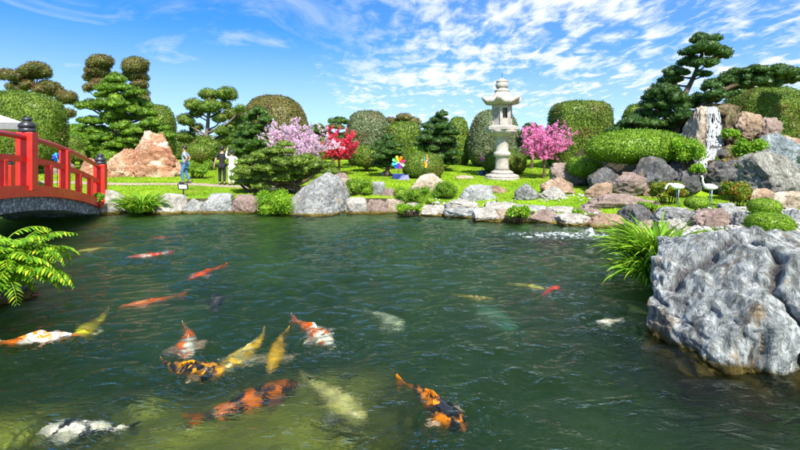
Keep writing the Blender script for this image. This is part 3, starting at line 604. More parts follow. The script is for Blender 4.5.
def layered_boulder():
    V, F = ico(7); pw = 4.2; V = V / (np.abs(V) ** pw).sum(1)[:, None] ** (1 / pw)
    for n, d in [((-.86, .5, 0), .74), ((-.70, -.12, .70), .90), ((-.3, -.75, .6), 1.12), ((.1, -.8, .62), 1.08), ((-.15, .3, .95), .92), ((.25, -.15, .95), .93), ((-.75, -.62, .1), 1.12), ((.35, -.93, .1), .93), ((-.98, -.1, .18), .93), ((-.25, -.96, -.12), .97), ((.7, -.6, .3), 1.05)]:
        n = unit(np.array(n)); e = V @ n - d; V = V - np.maximum(e, 0)[:, None] * n
    nd = unit(V); r = np.array([1.58, 1.43, 1.10]); W = V * r
    a, b = R(28), R(15)                                        # strata dip
    q = np.stack([W[:, 0] * math.cos(a) + W[:, 2] * math.sin(a), W[:, 1], -W[:, 0] * math.sin(a) + W[:, 2] * math.cos(a)], 1)
    q = q + .22 * np.stack([fbm(W * 1.3, 3, 50), fbm(W * 1.3 + 9, 3, 51), fbm(W * 1.3 + 5, 3, 52)], 1)
    st = fbm(q * np.array([3.4, 2.2, .75]), 4, 31); rid = 1 - np.abs(fbm(q * np.array([5.5, 3, 1.0]) + 7, 4, 35)) * 2.4
    big = fbm(W * .9 + 4, 3, 40)
    fine = fbm(q * np.array([16, 10, 4.0]), 3, 44)
    q2 = q * np.array([2.1, 1.6, .55]) + 3; bb = fbm(q2, 2, 60) * 6; bk = (np.floor(bb) + sst(bb - np.floor(bb), .72, 1.0)) / 6; rf = np.abs(fbm(q * np.array([9, 6, 1.8]) + 11, 4, 66, .6)); t1 = q[:, 0] * 2.3 + .7 * fbm(W * .8 + 2, 2, 70); t2 = q[:, 0] * 6.5 + 1.0 * fbm(W * 1.1 + 6, 3, 71); s1 = t1 - np.floor(t1); s2 = t2 - np.floor(t2); D = .05 * big + .03 * st + .02 * rid + .09 * bk + .016 * fine - .045 * rf + .010 * fbm(W * 9, 4, 68, .6) + .085 * s1 * (1 - sst(s1, .88, 1)) + .028 * s2 * (1 - sst(s2, .85, 1))
    # two clefts running down the face
    def cleft(x0, x1, wd):
        wd = wd * .62
        xc = np.interp(W[:, 2], [-1, .1, .75, 1], [x0, (x0 + x1) / 2 - .05, x1, x1 + .3]) + .09 * fbm(W * 2.2, 3, 46); return np.exp(-((W[:, 0] - xc) / wd) ** 2) * (W[:, 1] < .4)
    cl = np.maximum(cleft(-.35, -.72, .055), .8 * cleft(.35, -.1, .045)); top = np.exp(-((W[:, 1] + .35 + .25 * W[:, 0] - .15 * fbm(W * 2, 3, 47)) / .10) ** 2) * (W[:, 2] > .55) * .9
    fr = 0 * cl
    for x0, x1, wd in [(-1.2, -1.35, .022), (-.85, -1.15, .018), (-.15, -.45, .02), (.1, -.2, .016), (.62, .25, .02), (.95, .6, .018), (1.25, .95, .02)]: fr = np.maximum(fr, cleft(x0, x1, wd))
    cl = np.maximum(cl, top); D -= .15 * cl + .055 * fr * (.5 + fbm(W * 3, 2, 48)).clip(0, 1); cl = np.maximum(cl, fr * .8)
    W = W + nd * D[:, None]; W[:, 2] = W[:, 2] + (.05 * sst(W[:, 1], -.4, .3) + .12 * np.exp(-((W[:, 0] + .35) / .5) ** 2) - .12 * sst(-W[:, 0], .9, 1.5)) * (W[:, 2] > 0)
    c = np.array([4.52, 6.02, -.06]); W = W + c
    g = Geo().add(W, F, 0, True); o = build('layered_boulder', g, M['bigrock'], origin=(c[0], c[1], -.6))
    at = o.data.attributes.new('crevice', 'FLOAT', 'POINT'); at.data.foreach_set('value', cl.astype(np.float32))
    o.cycles.is_caustics_receiver = True
    return tag(o, 'huge blue grey layered boulder standing in the pond with ochre seams and dark clefts', 'rock')
layered_boulder()
def small_rock(c, r, m, label, seed):
    V, F = rock_geo(c, r, seed, 5, 10, .2); o = build('rock', Geo().add(V, F, 0, True), RM[m], origin=(c[0], c[1], c[2] - r[2])); o.cycles.is_caustics_receiver = True; return tag(o, label, 'rock')
small_rock((-6.75, 6.75, .1), (1.25, 1.0, .55), 'dark', 'dark boulder the leafy fern grows on', 9)
small_rock((-2.95, 3.30, -.35), (.55, .5, .30), 'moss', 'brown weedy rock sunk beside the white and black koi', 12)

# ---- pebbles heaped behind the edging stones
def pebbles(name, spots, n, smin, smax, mat, label, seed):
    rng = np.random.default_rng(seed); g = Geo(); Vi, Fi = ico(1)
    pts = np.concatenate([np.stack([rng.uniform(a[0], a[1], k), rng.uniform(a[2], a[3], k)], 1) for a, k in zip(spots, n)])
    for u, v in pts:
        for _ in range(2):
            Y = F_PX * (EYE - .5) / (v - HV); x = (u - CU) * px(Y); z = gz(x, Y)
        if float(pond_d(np.array([x]), np.array([Y]))[0]) < .12: continue
        s = rng.uniform(smin, smax); V = Vi * (1 + .25 * rng.normal(size=(len(Vi), 1)).clip(-1, 1)) * s * np.array([rng.uniform(.8, 1.4), rng.uniform(.8, 1.2), rng.uniform(.5, .8)])
        an = rng.uniform(0, 6.3); V = np.stack([V[:, 0] * math.cos(an) - V[:, 1] * math.sin(an), V[:, 0] * math.sin(an) + V[:, 1] * math.cos(an), V[:, 2]], 1)
        g.add(V + np.array([x, Y, z + s * .25 + rng.uniform(0, .03)]), Fi, 0, True)
    return tag(build(name, g, mat), label, 'pebbles', kind='stuff')
def pebble_mat():
    m, nt, b = newmat('pebbles'); ge = nt.nodes.new('ShaderNodeNewGeometry')
    c = ramp(nt, ge.outputs['Random Per Island'], [(0, (.13, .12, .11)), (.3, (.28, .26, .24)), (.6, (.44, .41, .38)), (1, (.6, .57, .54))])
    c = mixc(nt, .4, c, ramp(nt, tnoise(nt, 14, 4), [(.3, (.7, .7, .7)), (.7, (1.2, 1.2, 1.2))]), 'MULTIPLY'); nt.links.new(c, b.inputs['Base Color']); b.inputs['Roughness'].default_value = .75; return m
M['pebble'] = pebble_mat()
pebbles('pebbles', [(430, 475, 197, 206), (450, 510, 199, 209), (500, 600, 204, 213), (480, 600, 196, 200)], [260, 200, 420, 60], .022, .055, M['pebble'], 'white grey pebbles heaped behind the edging stones', 71)
pebbles('pebbles', [(655, 750, 206, 226), (740, 810, 206, 214), (775, 810, 214, 236), (650, 700, 220, 236)], [420, 140, 110, 140], .022, .07, M['pebble'], 'pale rubble covering the right hand bank', 72)

# ---------------------------------------------------------------- vegetation
def superell(c, r, pw=2.6, taper=0.0, seed=0, sub=4, lump=.05, floor=None):
    V, F = ico(sub); V = V / (np.abs(V) ** pw).sum(1)[:, None] ** (1 / pw)
    V = V * (1 + lump * fbm(V * 2.3 + seed * 1.7, 3, seed % 30))[:, None]
    V = V * np.array([1, 1, 1.0]); V[:, :2] *= (1 - taper * V[:, 2:3])
    V = V * np.asarray(r) + np.asarray(c)
    if floor is not None: V[:, 2] = np.maximum(V[:, 2], floor)
    return V, F
def clipped(name, c, r, mat, label, cat='topiary', pw=2.6, taper=0.0, seed=1, leaf=.075, cover=2.0, group=None, stem=True, lump=.045, shaggy=.03):
    """a clipped evergreen: stem, dense twiggy body and a skin of single leaves"""
    rng = np.random.default_rng(seed); V, F = superell(c, r, pw, taper, seed, 4, lump)
    base = c[2] - r[2]; root = empty(name, (c[0], c[1], base), label, cat, group)
    g = Geo(); cc = np.asarray(c); g.add((V - cc) * .965 + cc, F, 0, True)
    area = scatter(V, F, 10, rng)[2]; n = int(min(34000, area / (leaf * leaf * .28) * cover * .62))
    Q, Nn, _ = scatter(V, F, n, rng); k = (Nn[:, 1] < .55); Q, Nn = Q[k], Nn[k]                 # the far side keeps its twiggy body only
    kb = scatter(V, F, n // 6, rng); b_ = kb[1][:, 1] >= .55; Q = np.concatenate([Q, kb[0][b_]]); Nn = np.concatenate([Nn, kb[1][b_]])
    Q = Q + Nn * (rng.uniform(-.02, shaggy, len(Q)) + shaggy * .8 * fbm(Q * 2.2, 2, 7))[:, None]
    leaves(g, Q, Nn, leaf, leaf * .55, rng, .28, .55); k = rng.random(len(Q)) < (.05 if leaf > .06 else .01); leaves(g, Q[k] + Nn[k] * .05, Nn[k], leaf * 1.5, leaf * .5, rng, .85, .4); build('crown', g, mat, root)
    if stem:
        g = Geo(); g.add(*tube([(c[0], c[1], base - .35), (c[0], c[1], base + .4 * r[2])], [min(.12, r[0] * .2), min(.1, r[0] * .15)]), 0, True); build('trunk', g, M['bark'], root)
    return root
def ground_Y(u, v, Y=18.0):
    for _ in range(12): Y = .5 * Y + .5 * F_PX * (EYE - gz((u - CU) * px(Y), Y)) / (v - HV)
    return Y
def clip_px(u0, u1, v0, v1, Y, mat, label, dep=.9, **kw):
    w = (u1 - u0) * px(Y) / 2; c = P((u0 + u1) / 2, (v0 + v1) / 2, Y); h = (v1 - v0) * px(Y) / 2
    return clipped(kw.pop('name', 'topiary'), c, (w, w * dep, h), mat, label, seed=int(u0 * 3 + v0 * 5), **kw)
def pad_geo(c, r, rng, leaf=.11, dens=1.0, needle=True, nl=None):
    r = np.asarray(r) * np.array([1.04, 1.04, 1.08])
    """a cloud pruned pad: small lumps over a flat dome, skinned with needle tufts"""
    g = Geo(); c = np.asarray(c); r = np.asarray(r)
    nl = nl or int(np.clip(6 + r[0] * 9, 6, 17)); cs, rs = [], []
    for k in range(nl):
        if k < nl * .6: a = 6.283 * k / (nl * .6) + rng.uniform(-.3, .3); q = rng.uniform(.55, .74); zz = rng.uniform(-.25, .1)
        else: a = rng.uniform(0, 6.283); q = rng.uniform(0, .4); zz = rng.uniform(.15, .5)
        cs.append(c + r * np.array([q * math.cos(a), q * math.sin(a), zz])); rs.append(r * np.array([1, 1, 1.35]) * rng.uniform(.32, .45))
    cs, rs = np.array(cs), np.array(rs); Vi, Fi = ico(2)
    for a, b in zip(cs, rs): g.add(a + Vi * b * .80 * (1 + .12 * rng.normal(size=(len(Vi), 1))), Fi, 0, False)
    for j, (a, b) in enumerate(zip(cs, rs)):
        ar = 4 * math.pi * ((b[0] * b[1]) ** 1.6 / 3 + 2 * (b[0] * b[2]) ** 1.6 / 3) ** (1 / 1.6); n = int(ar / (leaf * leaf * .30) * dens * .95)
        d = unit(rng.normal(size=(n, 3))); d = d[d[:, 2] > -.55]; Q = a + d * b * rng.uniform(.86, 1.06, (len(d), 1)); Nn = unit(d / b)
        e = (((Q[:, None] - cs[None]) / (rs[None] * .84)) ** 2).sum(2); e[:, j] = 9; k = e.min(1) > 1; Q, Nn = Q[k], Nn[k]
        Nn = unit(Nn + np.array([0, 0, .45])); leaves(g, Q, Nn, leaf, leaf * (.34 if needle else .55), rng, .62 if needle else .3, .5)
    return g
def ball_geo(c, r, rng, leaf=.08, dens=1.0):
    """a rounded cloud head made of a few merged clumps"""
    g = Geo(); c = np.asarray(c); r = np.asarray(r) * .86; k = 7; cs = []; rs = []
    for j in range(k):
        a = 6.283 * j / (k - 1) + rng.uniform(-.4, .4); q = rng.uniform(.42, .56) if j else 0; cs.append(c + r * np.array([q * math.cos(a), q * math.sin(a), rng.uniform(-.3, .25) if j else .12])); rs.append(r * np.array([1, 1, 1.15]) * (rng.uniform(.46, .58) if j else .8))
    cs, rs = np.array(cs), np.array(rs)
    for j in range(k):
        V, F = superell(cs[j], rs[j], 2.1, 0, int(rng.integers(99)), 3, .12); g.add((V - cs[j]) * .93 + cs[j], F, 0, True); area = scatter(V, F, 9, rng)[2]; n = int(area / (leaf * leaf * .28) * .9 * dens); Q, Nn, _ = scatter(V, F, n, rng)
        e = (((Q[:, None] - cs[None]) / (rs[None] * .92)) ** 2).sum(2); e[:, j] = 9; kk = e.min(1) > 1; Q, Nn = Q[kk], Nn[kk]; Q = Q + Nn * rng.uniform(-.04, .09, (len(Q), 1)); leaves(g, Q, Nn, leaf, leaf * .55, rng, .4, .6)
    return g
def ball_geo_plain(c, r, rng, leaf=.08, dens=1.0):
    r = np.asarray(r) * .98
    V, F = superell(c, r, 2.25, 0, int(rng.integers(99)), 3, .09); g = Geo(); cc = np.asarray(c); g.add((V - cc) * .95 + cc, F, 0, True)
    area = scatter(V, F, 9, rng)[2]; n = int(area / (leaf * leaf * .28) * .95 * dens); Q, Nn, _ = scatter(V, F, n, rng)
    Q = Q + Nn * rng.uniform(-.03, .05, (len(Q), 1)); leaves(g, Q, Nn, leaf, leaf * .55, rng, .3, .55); return g
def padtree(name, pads, Y, base, mat, label, seed, cat='tree', trunk=None, tr=.16, leaf=.11, dens=1.0, needle=True, spread=.7, flat=1.0, back=0, bark='bark', deep=.95, ball=False):
    """pads: (u, v, half width, half height) in photo pixels at depth Y; base (u, v); limbs run from the trunk to every pad"""
    rng = np.random.default_rng(seed); b = P(base[0], base[1], Y); b[2] = min(b[2], gz(b[0], b[1]) + .0) if base[1] > 900 else b[2]
    root = empty(name, b, label, cat)
    top = min(pads, key=lambda p: p[1]); tp = trunk or [base, ((base[0] + top[0]) / 2 + 2, (base[1] + top[1]) / 2), (top[0], top[1] + 2)]
    T = np.array([P(a[0], a[1], Y + (a[2] if len(a) > 2 else 0)) for a in tp]); T[0, 2] -= .25; S = spline(T, 10); g = Geo()
    rad = np.linspace(tr, tr * .25, len(S)); g.add(*tube(S, rad, 9), 0, True)
    allp = []
    for i, p in enumerate(pads):
        w = p[2] * px(Y); h = p[3] * px(Y) * flat; off = p[4] if len(p) > 4 else rng.uniform(-1, 1) * spread * (0.3 if p is top else 1)
        c = P(p[0], p[1], Y + off); allp.append((c, (w, w * deep, h)))
    for k in range(back):                                           # limbs the camera sees only in gaps
        p = pads[rng.integers(len(pads))]; c = P(p[0] * .8 + top[0] * .2 + rng.uniform(-4, 4), p[1] + rng.uniform(-2, 4), Y + rng.uniform(.5, 1.3) * spread * 1.2); allp.append((c, (p[2] * px(Y) * .9,) * 2 + (p[3] * px(Y),)))
    for c, r in allp:
        cut = c - np.array([0, 0, r[2] * .5]); k = int(np.argmin(np.linalg.norm(S - cut, axis=1) + 2.0 * np.maximum(0, S[:, 2] - cut[2] + (.55 if ball else .2) * np.linalg.norm(S[:, :2] - cut[:2], axis=1)))); s = S[k]
        L = np.linalg.norm(cut - s)
        if L > .15:
            mid = (s + cut) / 2 + np.array([rng.normal() * .08 * L, rng.normal() * .08 * L, -.06 * L]); r0 = max(.02, min(rad[k] * .75, .03 + .035 * L)); g.add(*tube(spline([s, mid, cut], 5), np.linspace(r0, r0 * .4, 11), 6), 0, True)
    build('trunk', g, M[bark], root)
    for c, r in allp:
        build('foliage_pad', ball_geo(c, r, rng, leaf, dens) if ball else pad_geo(c, r, rng, leaf, dens, needle), mat, root)
    return root

# far perimeter hedge closing the garden
def far_hedge():
    rng = np.random.default_rng(3); root = empty('perimeter_hedge', (0, 44, 1.35), 'long uneven hedge closing off the garden behind all the topiary', 'hedge'); g = Geo()
    for x in np.arange(-46, 50, 1.5):
        h = rng.uniform(.95, 1.35); c = (x, 44 + rng.uniform(-.5, .5), 1.35 + h * .8); V, F = superell(c, (1.35, .9, h), 2.4, 0, int(x) % 20, 3, .12); g.add((V - np.array(c)) * .93 + np.array(c), F, 0, True)
        Q, Nn, ar = scatter(V, F, 1500, rng); k = Nn[:, 1] < .4; leaves(g, Q[k] + Nn[k] * .04, Nn[k], .16, .09, rng, .35, .6)
    build('foliage', g, M['clip'], root)
far_hedge()
def back_trees():
    rng = np.random.default_rng(13)
    for x, w, h, m, lb in [(-33, 3.2, 1.9, 'bush', 'pale green tree crown far behind the left hedge'), (-28.5, 2.6, 1.6, 'pine_bright', 'light green tree crown showing between hedge and tall pine'), (-16, 2.4, 1.5, 'clip', 'dull green tree crown glimpsed behind the multi stemmed cloud tree'),
                           (-8, 2.6, 1.5, 'pine', 'dark tree crown glimpsed left of the red blossom tree'), (3.6, 2.4, 1.6, 'clip_brown', 'brownish tree crown behind the conical pine'), (15, 2.2, 1.8, 'clip', 'dark tree crown behind the pink blossom tree')]:
        c = np.array([x, 50 + rng.uniform(-1, 1), 2.4]); root = empty('tree', (c[0], c[1], 1.4), lb, 'tree')
        g = Geo()
        for k in range(9):
            a = c + np.array([rng.normal() * w * .4, rng.normal() * .6, rng.uniform(.1, 1) * h]); r = np.array([.45 * w, .4 * w, .42 * h]) * rng.uniform(.7, 1.1); V, F = superell(a, r, 2.1, 0, k, 3, .15); g.add((V - a) * .88 + a, F, 0, True)
            Q, Nn, _ = scatter(V, F, 1100, rng); leaves(g, Q, Nn, .2, .12, rng, .4, .7)
        build('crown', g, M[m], root); g = Geo().add(*tube([(c[0], c[1], 1.1), (c[0] + .2, c[1], 3.0)], [.2, .12]), 0, True); build('trunk', g, M['bark'], root)
back_trees()

# left side
clip_px(-70, 62, 92, 170, 26, M['clip'], 'tall wide clipped hedge with rounded shoulder behind the red bridge', dep=.35, name='hedge', cat='hedge', pw=3.6, leaf=.10, stem=False, shaggy=.05)
padtree('cloud_tree', [(6, 75, 10, 7), (20, 77, 13, 8), (37, 71, 17, 10), (17, 88, 12, 6), (39, 90, 7, 6), (53, 90, 12, 9), (67, 98, 12, 8), (69, 114, 7, 6), (58, 107, 6, 5), (28, 85, 9, 5), (46, 84, 8, 5)], 34, (46, 162), M['clip_brown'], 'brownish cloud pruned tree rising behind the big left hedge', 101,
        trunk=[(46, 162), (44, 130), (36, 100), (37, 80)], leaf=.11, needle=False, ball=True, bark='bark_pale', spread=.5)
padtree('cloud_tree', [(100, 63, 15, 9), (97, 72, 14, 8), (91, 78, 8, 6), (88, 88, 6, 5), (101, 84, 13, 8), (136, 66, 15, 10), (136, 76, 14, 8), (139, 85, 10, 7), (141, 94, 9, 7), (145, 99, 6, 4)], 33, (118, 162), M['clip_brown'],
        'tall cloud pruned tree with two brownish heads behind the big pine', 102, trunk=[(118, 162), (118, 120), (110, 92), (102, 70)], leaf=.11, needle=False, ball=True, bark='bark_pale', spread=.3)
clip_px(143, 174, 105, 168, 32, M['clip'], 'narrow clipped dome tucked behind the right flank of the big pine', pw=2.8, leaf=.10)
padtree('pine_tree', [(115, 79, 11, 7), (108, 88, 11, 6), (122, 88, 10, 5), (110, 95, 14, 6), (92, 106, 14, 7), (115, 103, 15, 8), (135, 92, 11, 6), (131, 100, 12, 6), (140, 104, 11, 6), (148, 113, 10, 6), (115, 115, 14, 7), (90, 121, 12, 6),
        (106, 121, 12, 6), (136, 118, 13, 6), (129, 110, 12, 6), (151, 123, 11, 6), (161, 128, 10, 6), (167, 135, 8, 5), (86, 130, 9, 5), (100, 131, 13, 6), (105, 138, 13, 6), (136, 131, 13, 6), (150, 134, 13, 6), (93, 142, 10, 5), (161, 139, 11, 5),
        (100, 148, 13, 6), (113, 151, 11, 6), (130, 140, 13, 6), (125, 126, 13, 6), (118, 145, 12, 6)], 27, (120, 172), M['pine_bright'], 'big bright green pine with many rounded cloud pads behind the red brown rock', 103, trunk=[(120, 172), (124, 145), (119, 115), (115, 85)], tr=.24, leaf=.115, spread=.8, back=8)
clip_px(74, 89, 150, 161, 27, M['clip'], 'small clipped ball at the foot of the tall left hedge', name='bush', cat='bush')
clip_px(100, 121, 149, 165, 26.2, M['bush'], 'rounded green bush left of the massive red brown rock', name='bush', cat='bush')
clip_px(64, 82, 138, 160, 31, M['clip'], 'dark shrub between the tall left hedge and the big pine', name='bush', cat='bush', shaggy=.12)
padtree('cloud_tree', [(209, 95, 11, 7), (227, 94, 12, 8), (194, 105, 10, 7), (211, 107, 13, 8), (186, 120, 10, 7), (232, 115, 11, 8), (185, 137, 12, 7), (205, 142, 9, 6), (226, 105, 7, 5), (231, 128, 9, 6), (240, 109, 6, 5), (226, 140, 8, 6), (196, 128, 8, 5), (238, 122, 8, 6), (214, 146, 9, 6), (196, 113, 8, 5), (220, 118, 9, 6), (222, 131, 8, 6), (238, 134, 7, 5)], 29, (211, 162), M['clip'],
        'multi stemmed cloud pruned tree with round olive heads behind the walkers', 104, trunk=[(211, 162), (207, 140), (208, 120), (209, 97)], tr=.2, leaf=.095, needle=False, ball=True, bark='bark_pale', spread=.6)
clip_px(186, 214, 144, 162, 27.5, M['clip'], 'oval clipped bush beneath the multi stemmed cloud tree', name='bush', cat='bush')
clip_px(242, 307, 96, 168, 32, M['clip_brown'], 'huge brown green clipped dome behind the lilac blossom tree', pw=3.0, taper=.14, leaf=.11)
padtree('pine_tree', [(258, 112, 10, 5), (252, 118, 10, 5), (266, 119, 9, 4), (250, 126, 12, 5), (262, 126, 11, 5), (251, 132, 10, 5), (240, 136, 9, 4), (246, 142, 13, 5), (260, 135, 10, 5), (238, 150, 9, 5), (251, 148, 12, 5), (245, 156, 11, 5), (258, 143, 11, 5), (264, 152, 10, 5)], 25, (252, 172), M['pine'],
        'slender tiered pine just left of the lilac blossom tree', 105, tr=.13, leaf=.10, spread=.5, back=4, flat=1.2)
padtree('pine_tree', [(339, 121, 10, 5), (317, 130, 12, 6), (335, 127, 9, 4), (349, 134, 9, 4), (323, 134, 13, 5), (312, 138, 9, 5), (340, 137, 8, 4)], 28, (330, 168), M['pine'], 'dark pine pads showing between lilac and red blossom trees', 106, tr=.12, leaf=.11, spread=.4)
clip_px(347, 389, 111, 168, 31, M['clip_grey'], 'grey green clipped column behind the red blossom tree', pw=3.2, taper=.06, leaf=.10)
clip_px(353, 380, 146, 167, 27, M['clip'], 'clipped ball right of the red blossom tree', name='bush', cat='bush')
clip_px(387, 421, 122, 167, 30, M['clip'], 'flat topped clipped block behind the dark little pine', pw=4.2, leaf=.10, dep=.7)
padtree('cloud_tree', [(405, 119, 11, 6), (391, 121, 6, 4), (414, 122, 8, 5), (399, 124, 8, 5)], 34, (404, 160), M['clip_brown'], 'brownish cloud pads peeping over the flat topped block', 107, leaf=.11, ball=True, needle=False, spread=.2, tr=.14)
padtree('pine_tree', [(388, 137, 7, 4), (385, 142, 10, 5), (394, 146, 9, 4), (380, 148, 9, 5), (390, 152, 12, 5), (380, 157, 9, 5), (396, 157, 8, 4), (386, 162, 12, 5), (394, 165, 8, 4), (377, 165, 7, 4)], 24.5, (387, 171), M['pine_dark'], 'dark squat little pine behind the rainbow pinwheel', 108, tr=.1, leaf=.095, spread=.4, back=3)
clip_px(403, 443, 153, 179, 24.2, M['clip'], 'large clipped ball behind the tan pointed boulder', name='bush', cat='bush', leaf=.065, taper=.04)
clip_px(411, 425, 145, 160, 27, M['bush'], 'light green bush peeking over the large clipped ball', name='bush', cat='bush')
padtree('pine_tree', [(442, 114, 6, 3.5), (439, 120, 10, 4.5), (431, 126, 10, 4.5), (445, 127, 11, 4.5), (435, 132, 13, 5), (450, 132, 10, 4.5), (425, 138, 9, 4.5), (441, 140, 14, 5), (434, 147, 14, 5), (451, 145, 10, 4.5), (420, 143, 8, 4), (420, 150, 7, 4), (437, 156, 14, 5), (454, 153, 9, 4), (450, 162, 8, 4), (428, 160, 9, 4)], 27, (440, 170), M['pine_dark'],
        'conical dark tiered pine left of the stone lantern', 109, tr=.15, leaf=.105, spread=.6, back=5, flat=1.2)
clip_px(447, 469, 117, 168, 32, M['clip'], 'tall clipped dome half hidden by the conical dark pine', pw=3.0, taper=.1, leaf=.10)
clip_px(469, 519, 110, 168, 30.5, M['clip_grey'], 'tall silvery green clipped dome behind the stone lantern', pw=2.8, taper=.16, leaf=.10)
clip_px(484, 525, 151, 175, 26, M['clip'], 'round clipped bush behind the lantern foot', name='bush', cat='bush', leaf=.07)
padtree('pine_tree', [(531, 127, 8, 4), (526, 133, 8, 4), (538, 134, 9, 5), (530, 141, 10, 5), (524, 150, 9, 5), (538, 151, 9, 5)], 29, (531, 168), M['pine_dark'], 'small dark tree between lantern and clipped column', 110, tr=.1, leaf=.11, spread=.3)
clip_px(552, 607, 102, 171, 28.5, M['clip'], 'broad flat topped clipped column right of the pink tree', pw=5.5, taper=.02, leaf=.095)
clip_px(622, 650, 104, 160, 30, M['clip'], 'clipped dome tip behind the leaning pine', pw=2.6, taper=.1, leaf=.10)
# right side
clip_px(587, 690, 130, 163, 19.0, M['bush'], 'wide cushion shaped bright clipped shrub on top of the rocks', name='bush', cat='bush', pw=2.3, dep=.5, taper=.14, leaf=.07, cover=2.3, lump=.03)
clip_px(568, 600, 157, 176, 20.4, M['bush'], 'small green shrub tucked left of the wide cushion shaped one', name='bush', cat='bush', leaf=.07)
clip_px(728, 799, 88, 156, 24, M['clip'], 'big yellowish clipped dome behind the waterfall rocks', pw=3.2, taper=.08, leaf=.09, name='topiary')
padtree('pine_tree', [(705, 39, 13, 5), (703, 48, 16, 6), (718, 53, 12, 6), (690, 52, 10, 4), (690, 61, 12, 4.5), (705, 63, 13, 4.5), (676, 72, 13, 5), (671, 79, 12, 5), (703, 74, 9, 3), (660, 90, 13, 5), (654, 96, 12, 5), (668, 89, 10, 5), (676, 97, 10, 6), (674, 105, 15, 6), (655, 105, 14, 5), (646, 114, 15, 5),
        (633, 122, 14, 5), (621, 129, 14, 3.5), (665, 115, 16, 6), (682, 117, 13, 6), (665, 125, 15, 6), (649, 124, 15, 5), (682, 127, 11, 6), (640, 130, 13, 4), (655, 132, 14, 5)], 21.8, (672, 150), M['pine_dark'],
        'tall leaning dark pine with bare brown trunk beside the waterfall', 111, trunk=[(672, 150), (677, 125), (684, 97), (694, 76), (703, 50)], tr=.2, leaf=.10, spread=.75, back=6, flat=1.4)
padtree('pine_tree', [(712, 86, 10, 5), (723, 81, 12, 5), (737, 73, 13, 5), (756, 71, 15, 5), (779, 72, 17, 6), (797, 78, 13, 5), (734, 83, 12, 5), (756, 82, 12, 5), (770, 84, 11, 5), (729, 93, 10, 5), (715, 94, 11, 5), (699, 100, 13, 6), (711, 99, 11, 5), (702, 106, 9, 3), (785, 81, 10, 4), (746, 78, 11, 5)], 21.3, (694, 140), M['pine_dark'],
        'low spreading dark pine reaching right above the waterfall', 112, trunk=[(694, 140), (696, 115), (712, 98), (740, 84), (790, 80)], tr=.17, leaf=.10, spread=.6, back=3, flat=1.4)
# spreading pine over the triangular boulder
padtree('pine_tree', [(285, 144, 9, 4), (277, 151, 16, 5), (266, 155, 15, 6), (252, 161, 15, 6), (245, 170, 14, 6), (237, 178, 9, 5), (255, 176, 13, 6), (270, 167, 16, 6), (287, 161, 16, 6), (305, 160, 16, 6), (295, 170, 14, 6), (311, 169, 13, 5), (322, 165, 12, 5), (330, 171, 9, 4), (280, 177, 14, 6), (300, 176, 12, 5), (284, 186, 9, 4), (247, 182, 11, 4), (262, 186, 9, 4), (275, 160, 13, 5)], 18.0, (292, 200), M['pine_olive'],
        'low spreading olive pine leaning over the triangular boulder', 113, trunk=[(292, 200), (298, 190), (288, 176), (283, 160), (284, 147)], tr=.14, leaf=.085, spread=.85, back=5, flat=1.05)

# blossom trees
def blossom(name, u0, u1, v0, v1, base, Y, mat, label, seed, n=5200, petal=.07, up=.9, dense=1.0):
    rng = np.random.default_rng(seed); b = P(base[0], base[1], Y); root = empty(name, b, label, 'tree')
    c = P((u0 + u1) / 2, (v0 + v1) / 2, Y); r = np.array([(u1 - u0) * px(Y) / 2, (u1 - u0) * px(Y) / 2 * .8, (v1 - v0) * px(Y) / 2]); g = Geo(); gl = Geo()
    fork = b + np.array([.03, 0, (c[2] - r[2] - b[2]) + .25 * r[2]]); g.add(*tube(spline([b - np.array([0, 0, .15]), (b + fork) / 2 + np.array([.05, 0, 0]), fork], 5), np.linspace(.075, .05, 11), 8), 0, True)
    Q, D = [], []
    for k in range(40):
        d = unit(rng.normal(size=3) + np.array([0, 0, up])); d[2] = abs(d[2]) * .9 - .15; d = unit(d); tip = c + d * r * rng.uniform(.7, 1.25); m1 = fork + (tip - fork) * .45 + np.array([0, 0, -.06]) + rng.normal(size=3) * .07; S = spline([fork, m1, tip], 8)
        g.add(*tube(S, np.linspace(.032, .006, len(S)), 5), 0, True)
        for j in range(9):
            s = S[rng.integers(len(S) // 3, len(S))]; e = s + unit(rng.normal(size=3) + np.array([0, 0, .6]) + d * .6) * rng.uniform(.2, .5) * r.min(); g.add(*tube([s, (s + e) / 2 + rng.normal(size=3) * .02, e], [.009, .006, .003], 4), 0, True)
            m = int(n * 1.5 / 40 / 9); t = rng.uniform(.1, 1.05, m)[:, None]; Q.append(s + (e - s) * t + rng.normal(size=(m, 3)) * .035); D.append(np.repeat(unit(e - s)[None], m, 0))
    Q = np.concatenate(Q); Nn = unit(np.concatenate(D) * .3 + rng.normal(size=Q.shape)); leaves(gl, Q, Nn, petal, petal * .75, rng, .3, .8)
    build('trunk', g, M['bark'], root); build('crown', gl, mat, root); return root
blossom('blossom_tree', 257, 333, 122, 168, (301, 180), 23, M['lilac'], 'pale lilac blossom tree behind the spreading pine', 201, 9500, .075)
blossom('blossom_tree', 322, 357, 131, 163, (338, 174), 25, M['red'], 'scarlet red blossom tree right of the lilac one', 202, 7000, .075, .6)
blossom('blossom_tree', 516, 573, 125, 166, (543, 178), 23.4, M['pink'], 'hot pink blossom tree right of the stone lantern', 203, 8600, .075, .7)

